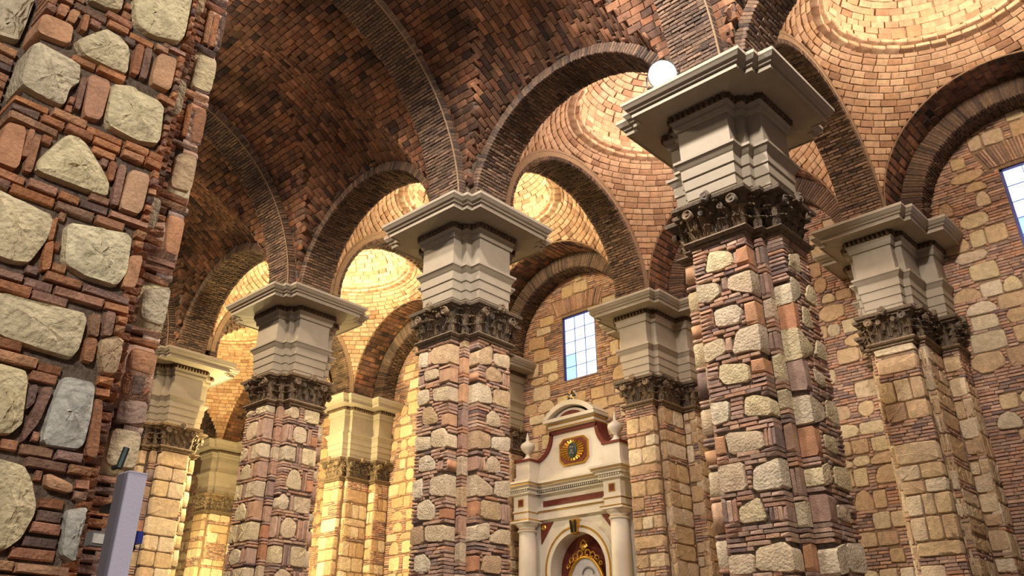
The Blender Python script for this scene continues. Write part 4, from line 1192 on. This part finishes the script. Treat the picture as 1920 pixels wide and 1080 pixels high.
# ------------------------------------------------------------------ altarpiece
def altarpiece():
    xc = AX[2] + 0.02
    t = thing('altarpiece', 'white classical altarpiece with gilt mouldings and curved pediment against the wall under the window', 'altarpiece', (xc, 6.5, 0))
    X = lambda u: xc + u
    def bx(name, u0, u1, y0, y1, z0, z1, mat='white', parent=t):
        return MB().box(X(u0), X(u1), y0, y1, z0, z1).build(name, mat, parent)
    # body with the round-headed niche
    zc, ro, ri = 4.17, 1.0, 0.80
    arc = [(math.cos(a), math.sin(a)) for a in np.linspace(0, math.pi, 29)]
    body = MB()
    outer = [(-1.62, 5.36), (-1.62, 1.0), (-ri, 1.0)]
    for s in (-1, 1):
        body.box(X(s * 1.62) if s < 0 else X(ri), X(-ri) if s < 0 else X(1.62), 6.45, 6.82, 1.0, zc)
    # spandrels
    top = [(-1.62 + 3.24 * i / 28, 5.36) for i in range(28, -1, -1)]
    a_in = [(ri * c, zc + ri * s_) for c, s_ in arc]
    tp = [(1.62 * (1 - 2 * i / 28), 5.36) for i in range(29)]
    for i in range(28):
        q = [a_in[i], a_in[i + 1], tp[i + 1], tp[i]]
        body.loft([[(X(u), 6.45, z) for u, z in q], [(X(u), 6.82, z) for u, z in q]], True, True, True)
    for s in (-1, 1):
        q = [(s * ri, zc), (s * 1.62, zc), (s * 1.62, 5.36)]
        body.loft([[(X(u), 6.45, z) for u, z in q], [(X(u), 6.82, z) for u, z in q]], True, True, True)
    body.build('body', 'white', t)
    nb = MB(); nb.prism([(X(ri * c), zc + ri * s_) for c, s_ in arc] + [(X(-ri), 1.0), (X(ri), 1.0)], 6.79, 6.81)
    nb.build('niche_back', 'maroon', t)
    # archivolt
    def arcband(r0, r1, y0, y1, name, mat, z_leg=2.0):
        m_ = MB()
        pts = [(1, 0, z_leg - zc)] + [(c, s_, 0) for c, s_ in arc] + [(-1, 0, z_leg - zc)]
        m_.loft([[(X(r_ * c), y_, zc + r_ * s_ + dz) for r_, y_ in ((r0, y0), (r1, y0), (r1, y1), (r0, y1))] for c, s_, dz in pts], True, True, True)
        return m_.build(name, mat, t)
    arcband(ri, 0.98, 6.38, 6.46, 'archivolt', 'white')
    arcband(0.905, 0.945, 6.365, 6.39, 'gilt_moulding', 'gold')
    arcband(0.98, 1.04, 6.41, 6.46, 'archivolt_edge', 'white')
    # keystone scroll
    ks = MB(); ks.prism([(X(-0.07), 4.92), (X(0.07), 4.92), (X(0.11), 5.25), (X(-0.11), 5.25)], 6.30, 6.44)
    ko = ks.build('keystone', 'gold', t)
    for s in (-1, 1):
        MB().tube([(X(s * 0.05), 6.29, 4.95), (X(s * 0.055), 6.27, 5.08), (X(s * 0.07), 6.26, 5.22)], 0.026, 8).build('scroll', 'black', ko)
    # spandrel panels
    for s in (-1, 1):
        q = [(s * 1.10, 5.28), (s * 0.72, 5.28), (s * 1.10, 4.80)]
        o = MB(); o.loft([[(X(u), 6.425, z) for u, z in q], [(X(u), 6.455, z) for u, z in q]], True, True, True)
        p = o.build('spandrel_panel', 'maroon', t)
        MB().lathe([(0.05, 0.0), (0.07, -0.012), (0.05, -0.03), (0.02, -0.02)], (X(s * 1.0), 6.425, 5.17), 14, 'y').build('boss', 'gold', p)
    # columns
    for s in (-1, 1):
        cx, cy = X(s * 1.36), 6.22
        c = MB().lathe([(0.26, 1.0), (0.26, 1.15), (0.23, 1.2), (0.225, 1.3), (0.225, 3.2), (0.215, 4.3), (0.20, 5.06)], (cx, cy, 0), 28).build('column', 'white', t, True)
        MB().lathe([(0.20, 5.06), (0.235, 5.08), (0.235, 5.11), (0.205, 5.12), (0.205, 5.18), (0.24, 5.20), (0.28, 5.25), (0.28, 5.27)], (cx, cy, 0), 28).build('column_capital', 'white', c, True)
        MB().lathe([(0.21, 5.115), (0.222, 5.125), (0.21, 5.135)], (cx, cy, 0), 28).build('gilt_ring', 'gold', c, True)
        MB().box(cx - 0.30, cx + 0.30, cy - 0.30, 6.7, 5.27, 5.33).build('column_abacus', 'white', c)
        MB().box(cx - 0.305, cx + 0.305, cy - 0.305, 6.7, 5.315, 5.34).build('gilt_fillet', 'gold', c)
        # entablature block over the column
        b = bx('entablature_block', s * 1.36 - 0.23, s * 1.36 + 0.23, 6.00, 6.82, 5.34, 5.93)
        MB().box(cx - 0.25, cx + 0.25, 5.98, 6.8, 5.52, 5.56).build('moulding', 'white', b)
        MB().box(cx - 0.24, cx + 0.24, 5.985, 6.8, 5.50, 5.52).build('gilt_fillet', 'gold', b)
        MB().box(cx - 0.085, cx + 0.085, 5.99, 6.0, 5.64, 5.82).build('square_recess', 'gold', b)
        MB().box(cx - 0.06, cx + 0.06, 5.985, 5.99, 5.665, 5.795).build('square_panel', 'maroon', b)
    # entablature between
    bx('architrave', -1.14, 1.14, 6.36, 6.82, 5.34, 5.58)
    bx('gilt_fillet', -1.14, 1.14, 6.345, 6.4, 5.515, 5.535, 'gold')
    bx('architrave_cap', -1.14, 1.14, 6.32, 6.5, 5.55, 5.60)
    bx('frieze', -1.14, 1.14, 6.40, 6.82, 5.58, 5.93)
    bx('frieze_panel', -0.98, 0.98, 6.38, 6.41, 5.65, 5.78, 'maroon')
    # cornice
    c = MB()
    for u0, u1, yf in ((-1.14, 1.14, 6.30), (-1.66, -1.06, 5.93), (1.06, 1.66, 5.93)):
        c.box(X(u0 - .02), X(u1 + .02), yf, 6.82, 5.93, 5.97); c.box(X(u0 - .06), X(u1 + .06), yf - 0.05, 6.82, 6.03, 6.10)
        c.box(X(u0 - .12), X(u1 + .12), yf - 0.12, 6.82, 6.10, 6.16); c.box(X(u0 - .16), X(u1 + .16), yf - 0.16, 6.82, 6.16, 6.21)
        c.box(X(u0), X(u1), yf + 0.01, 6.82, 5.97, 6.03)
    co = c.build('cornice', 'white', t)
    g = MB()
    for u0, u1, yf in ((-1.14, 1.14, 6.30), (-1.66, -1.06, 5.93), (1.06, 1.66, 5.93)):
        g.box(X(u0 - .13), X(u1 + .13), yf - 0.13, 6.6, 6.115, 6.135)
    g.build('gilt_fillet', 'gold', co)
    db = Bag()
    for u0, u1, yf in ((-1.06, 1.06, 6.27), (-1.66, -1.06, 5.90), (1.06, 1.66, 5.90)):
        n = int((u1 - u0) / 0.06)
        for i in range(n):
            db.add('dentil0', frame((X(u0 + (i + .5) * (u1 - u0) / n), yf, 6.0), (1, 0, 0), (0, 0, 1), (0, -1, 0), 0.032, 0.055, 0.05), 'white', 'dentil')
    MB().box(X(-1.1), X(1.1), 6.28, 6.30, 5.97, 6.03).build('dentil_ground', 'black', co)
    db.finish(co, 'dentil_course', 300, 8)
    # attic with concave shoulders
    bx('attic_base', -1.62, 1.62, 6.35, 6.82, 6.21, 6.36)
    def shoulder(w_top, w_bot, z0, z1):
        pts = []
        for i in range(13):
            a = i / 12 * math.pi / 2
            pts.append((w_bot - (w_bot - w_top) * math.sin(a), z0 + (z1 - z0) * (1 - math.cos(a))))
        return pts
    rp = shoulder(0.66, 1.28, 6.72, 7.35)
    poly = [(-1.3, 6.36), (1.3, 6.36)] + rp + [(-u, z) for u, z in reversed(rp)]
    MB().prism([(X(u), z) for u, z in poly], 6.45, 6.82).build('attic_panel', 'white', t)
    rp2 = shoulder(0.74, 1.28, 6.80, 7.44)
    trim = MB()
    for s in (-1, 1):
        a, b = [(s * u, z) for u, z in rp], [(s * u, z) for u, z in rp2]
        for i in range(12):
            q = [a[i], a[i + 1], b[i + 1], b[i]]
            trim.loft([[(X(u), 6.40, z) for u, z in q], [(X(u), 6.82, z) for u, z in q]], True, True, True)
    trim.box(X(-0.74), X(0.74), 6.40, 6.82, 7.35, 7.45)
    trim.build('red_border', 'maroon', t)
    for s in (-1, 1):
        c0 = s * 1.36
        bx('attic_pedestal', c0 - 0.22, c0 + 0.22, 6.08, 6.82, 6.21, 6.74)
        bx('pedestal_base', c0 - 0.25, c0 + 0.25, 6.05, 6.82, 6.21, 6.36)
        bx('pedestal_cap', c0 - 0.26, c0 + 0.26, 6.04, 6.82, 6.74, 6.79, 'maroon')
        u = MB().lathe([(0.15, 6.79), (0.15, 6.83), (0.10, 6.86), (0.055, 6.92), (0.05, 6.97), (0.10, 7.02), (0.17, 7.10), (0.185, 7.16), (0.16, 7.22), (0.08, 7.27), (0.035, 7.32), (0.045, 7.36), (0.03, 7.41), (0.012, 7.50), (0.002, 7.52)], (X(c0), 6.28, 0), 24).build('urn_finial', 'white', t, True)
        MB().lathe([(0.05, 6.965), (0.062, 6.975), (0.05, 6.985)], (X(c0), 6.28, 0), 16).build('gilt_ring', 'gold', u)
    # segmental pediment
    bx('pediment_frieze', -0.72, 0.72, 6.33, 6.82, 7.45, 7.62)
    bx('gilt_band', -0.73, 0.73, 6.315, 6.82, 7.46, 7.485, 'gold')
    bx('gilt_band', -0.75, 0.75, 6.30, 6.82, 7.56, 7.585, 'gold')
    bx('pediment_cornice', -0.80, 0.80, 6.22, 6.82, 7.62, 7.70)
    R_, cz = 1.06, 7.02
    a0 = math.asin(0.80 / R_)
    ar = [(R_ * math.sin(a), cz + R_ * math.cos(a)) for a in np.linspace(-a0, a0, 17)]
    ar2 = [((R_ - 0.12) * math.sin(a), max(7.70, cz + (R_ - 0.12) * math.cos(a))) for a in np.linspace(-a0, a0, 17)]
    pb = MB()
    for i in range(16):
        q = [ar2[i], ar2[i + 1], ar[i + 1], ar[i]]
        pb.loft([[(X(u), 6.22, z) for u, z in q], [(X(u), 6.82, z) for u, z in q]], True, True, True)
    pb.build('pediment_arc', 'white', t)
    pb = MB()
    ar3 = [((R_ - 0.05) * math.sin(a), cz + (R_ - 0.05) * math.cos(a)) for a in np.linspace(-a0, a0, 17)]
    pb.prism([(X(u), z) for u, z in [(-0.72, 7.68)] + [(u * 0.92, max(z - 0.06, 7.69)) for u, z in ar2] + [(0.72, 7.68)]], 6.34, 6.5)
    tm = pb.build('tympanum', 'white', t)
    pb = MB(); pb.prism([(X(u * 0.6), 7.70 + max(0, (z - 7.70)) * 0.55) for u, z in [(-0.7, 7.70)] + ar2 + [(0.7, 7.70)]], 6.33, 6.345)
    pb.build('tympanum_panel', 'maroon', tm)
    # shell rosette on top
    ro_ = MB().lathe([(0.13, 0.0), (0.15, -0.03), (0.12, -0.05), (0.05, -0.06)], (X(0.0), 6.45, 8.22), 18, 'y').build('crowning_rosette', 'white', t)
    for i in range(10):
        a = 2 * math.pi * i / 10
        MB().tube([(X(0.05 * math.cos(a)), 6.38, 8.22 + 0.05 * math.sin(a)), (X(0.13 * math.cos(a)), 6.395, 8.22 + 0.13 * math.sin(a))], [0.014, 0.026], 6).build('petal', 'gold' if i % 2 else 'black', ro_)
    # medallion
    def octo(w, h, c):
        return [(-w + c, -h), (w - c, -h), (w, -h + c), (w, h - c), (w - c, h), (-w + c, h), (-w, h - c), (-w, -h + c)]
    mz = 6.86
    md = MB().prism([(X(u), mz + z) for u, z in octo(0.44, 0.33, 0.12)], 6.40, 6.46).build('medallion', 'gold', t)
    MB().prism([(X(u), mz + z) for u, z in octo(0.39, 0.285, 0.11)], 6.385, 6.41).build('medallion_ground', 'maroon', md)
    for i in range(22):
        a = 2 * math.pi * i / 22
        MB().tube([(X(0.12 * math.cos(a)), 6.375, mz + 0.14 * math.sin(a)), (X(0.35 * math.cos(a)), 6.38, mz + 0.25 * math.sin(a))], [0.02, 0.035], 6).build('ray', 'gold', md)
    MB().lathe([(1.0, 0.0), (1.0, -0.03), (0.8, -0.05)], (0, 0, 0), 20, 'y')
    ov = MB(); ov.loft([[(X(rx * math.cos(a)), y_, mz + rz * math.sin(a)) for a in np.linspace(0, 2 * math.pi, 25)[:-1]] for rx, rz, y_ in ((0.14, 0.19, 6.38), (0.14, 0.19, 6.345), (0.115, 0.165, 6.33))], True, True, True)
    sh_ = ov.build('dark_shield', 'verdigris', md)
    for (du, dz_, r0) in ((-0.03, 0.07, 0.035), (0.04, 0.06, 0.03), (0.0, -0.02, 0.04), (-0.04, -0.07, 0.028), (0.04, -0.08, 0.03)):
        MB().lathe([(r0, 0), (r0 * 1.0, -0.012), (r0 * .5, -0.025)], (X(du), 6.332, mz + dz_), 10, 'y').build('relief', 'grey', sh_)
    # oval picture with gilt frame and crest in the niche
    oz = 3.62; oy = 6.70
    fr_ = MB()
    prof = [(0.0, 0.0), (0.0, -0.05), (0.03, -0.08), (0.06, -0.07), (0.08, -0.03), (0.08, 0.0)]
    A_, B_ = 0.50, 0.80
    fr_.loft([[(X((A_ + d) * math.cos(a)), oy + h, oz + (B_ + d) * math.sin(a)) for d, h in prof] for a in list(np.linspace(0, 2 * math.pi, 49))], True)
    ofr = fr_.build('oval_frame', 'gold', t, True)
    MB().prism([(X(A_ * 1.02 * math.cos(a)), oz + B_ * 1.02 * math.sin(a)) for a in np.linspace(0, 2 * math.pi, 41)[:-1]], oy - 0.02, oy + 0.02).build('picture', 'canvas', ofr)
    MB().tube([(X(0.08 + 0.16 * math.cos(a)), oy - 0.03, 4.06 + 0.16 * math.sin(a)) for a in np.linspace(0.1, math.pi - 0.1, 12)], 0.022).build('painted_halo', 'grey', ofr)
    for s in (-1, 1):
        for (a, b, r0) in ((0.10, 4.52, 0.09), (0.24, 4.47, 0.08), (0.36, 4.40, 0.065), (0.46, 4.28, 0.05)):
            pts = [(X(s * (a + r0 * math.cos(q) * (1 - q / 9))), oy - 0.06, b + r0 * math.sin(q) * (1 - q / 9)) for q in np.linspace(-1.2, 5.2, 16)]
            MB().tube(pts, 0.017, 6).build('crest_scroll', 'gold', ofr)
    MB().lathe([(0.07, 0.0), (0.08, -0.03), (0.04, -0.06)], (X(0), oy - 0.04, 4.66), 14, 'y').build('crest_boss', 'gold', ofr)
    MB().tube([(X(-0.10), oy - .06, 4.66), (X(-0.06), oy - .06, 4.78), (X(0), oy - .06, 4.82), (X(0.06), oy - .06, 4.78), (X(0.10), oy - .06, 4.66)], 0.022, 6).build('crest_shell', 'gold', ofr)
altarpiece()

# ------------------------------------------------------------------ floodlight on the near cornice
def floodlight(x, y, z, aim):
    t = thing('floodlight', 'round white floodlight shining from the cornice of the near right pier', 'lamp', (x, y, z - 0.22))
    d = (Vector(aim) - Vector((x, y, z))).normalized()
    a = d.orthogonal().normalized(); b = d.cross(a)
    def lat(prof, n=24):
        m_ = MB(); c = Vector((x, y, z))
        m_.loft([[c + d * h + (a * math.cos(2 * math.pi * i / n) + b * math.sin(2 * math.pi * i / n)) * r_ for i in range(n)] for r_, h in prof], True, True, True)
        return m_
    lat([(0.06, -0.26), (0.12, -0.22), (0.19, -0.05), (0.215, 0.0), (0.215, 0.03), (0.20, 0.03), (0.20, 0.01)]).build('housing', 'grey', t)
    lat([(0.198, 0.012), (0.19, 0.03), (0.10, 0.045), (0.01, 0.05)]).build('lens', 'lamp_face', t, True)
    side = Vector((d.y, -d.x, 0)).normalized()
    c = Vector((x, y, z))
    MB().tube([c + side * 0.235 - d * 0.02, c + side * 0.235 - Vector((0, 0, .2)), c - side * 0.235 - Vector((0, 0, .2)), c - side * 0.235 - d * 0.02], 0.014).build('yoke', 'black', t)
    MB().tube([c - Vector((0, 0, .2)), Vector((x, y + 0.12, 9.305))], 0.02).build('stand', 'black', t)
    lamp('floodlight_beam', 'SPOT', c + d * 0.08, 60, (0.85, 0.92, 1.0), 0.18, aim, 120, 0.6)
floodlight(-0.27, -1.18, 9.54, (3.2, -9.0, 3.0))

# ------------------------------------------------------------------ column loudspeaker on the near pier
def loudspeaker():
    # pixel corners of the upper end give the place, the pier face gives the distance
    xf = 0.98
    yl, yr = hit(235, 885, 0, xf)[1], hit(277, 889, 0, xf)[1]
    zt = hit(256, 887, 0, xf)[2]
    t = thing('column_loudspeaker', 'slim pale grey column loudspeaker fixed upright beside the near pier', 'loudspeaker', ((xf + .86) / 2, (yl + yr) / 2, 1.1))
    MB().box(xf - 0.10, xf, yl + 0.018, yr, 1.1, zt).build('cabinet', 'speaker_grey', t)
    MB().box(xf - 0.085, xf - 0.012, yl + 0.004, yl + 0.02, 1.1, zt - 0.004).build('side_channel', 'speaker_dark', t)
    MB().box(xf - 0.10, xf + 0.002, yl + 0.016, yr + 0.002, zt, zt + 0.006).build('end_cap', 'speaker_grey', t)
    for z in (zt - 0.14, zt - 0.85):
        b = MB().box(PO + 0.005, xf - 0.09, (yl + yr) / 2 - 0.02, (yl + yr) / 2 + 0.02, z, z + 0.03).build('bracket', 'black', t)
    p = hit(250, 1005, 0, 0.93)
    q = MB().box(0.88, 0.95, p[1] - 0.02, p[1] + 0.035, p[2] - 0.03, p[2] + 0.02).build('connector', 'steel', t)
    MB().tube([(0.92, p[1] + 0.01, p[2] - 0.02), (0.92, p[1] + 0.02, p[2] - 0.05), (0.90, p[1], p[2] - 0.07), (0.88, p[1] - 0.02, p[2] - 0.06)], 0.006).build('cable', 'black', t)
    # small iron stay and junction box on the pier face
    p = hit(182, 1012, 0, PO)
    s = thing('junction_box', 'small worn metal junction box on the near pier beside the loudspeaker', 'box', (PO, p[1], p[2] - 0.03))
    MB().box(PO - 0.02, PO + 0.035, p[1] - 0.045, p[1] + 0.045, p[2] - 0.03, p[2] + 0.03).build('case', 'grey', s)
    MB().box(PO + 0.035, PO + 0.04, p[1] - 0.035, p[1] + 0.035, p[2] - 0.02, p[2] + 0.02).build('cover', 'white', s)
    p = hit(226, 862, 0, PO)
    s = thing('iron_peg', 'dark iron peg standing out of the near pier above the loudspeaker', 'peg', (PO, p[1], p[2] - 0.05))
    MB().tube([(PO - 0.03, p[1] - 0.012, p[2] - 0.035), (PO + 0.03, p[1] - 0.010, p[2] - 0.035)], 0.012).build('shank', 'verdigris', s)
    MB().tube([(PO + 0.028, p[1] - 0.012, p[2] - 0.045), (PO + 0.03, p[1] + 0.004, p[2] + 0.05)], 0.016).build('hook', 'verdigris', s)
loudspeaker()

# ------------------------------------------------------------------ warm lights of the far aisle
for (x, y, z, e) in [(-15.6, 2.4, 7.6, 1100), (-17.6, 2.6, 4.2, 450), (-21.5, 3.0, 4.5, 900), (-12.5, 2.4, 2.2, 350)]:
    lamp('aisle_lamp', 'POINT', (x, y, z), e, YEL, 0.25)
print('PIECES', COUNT)
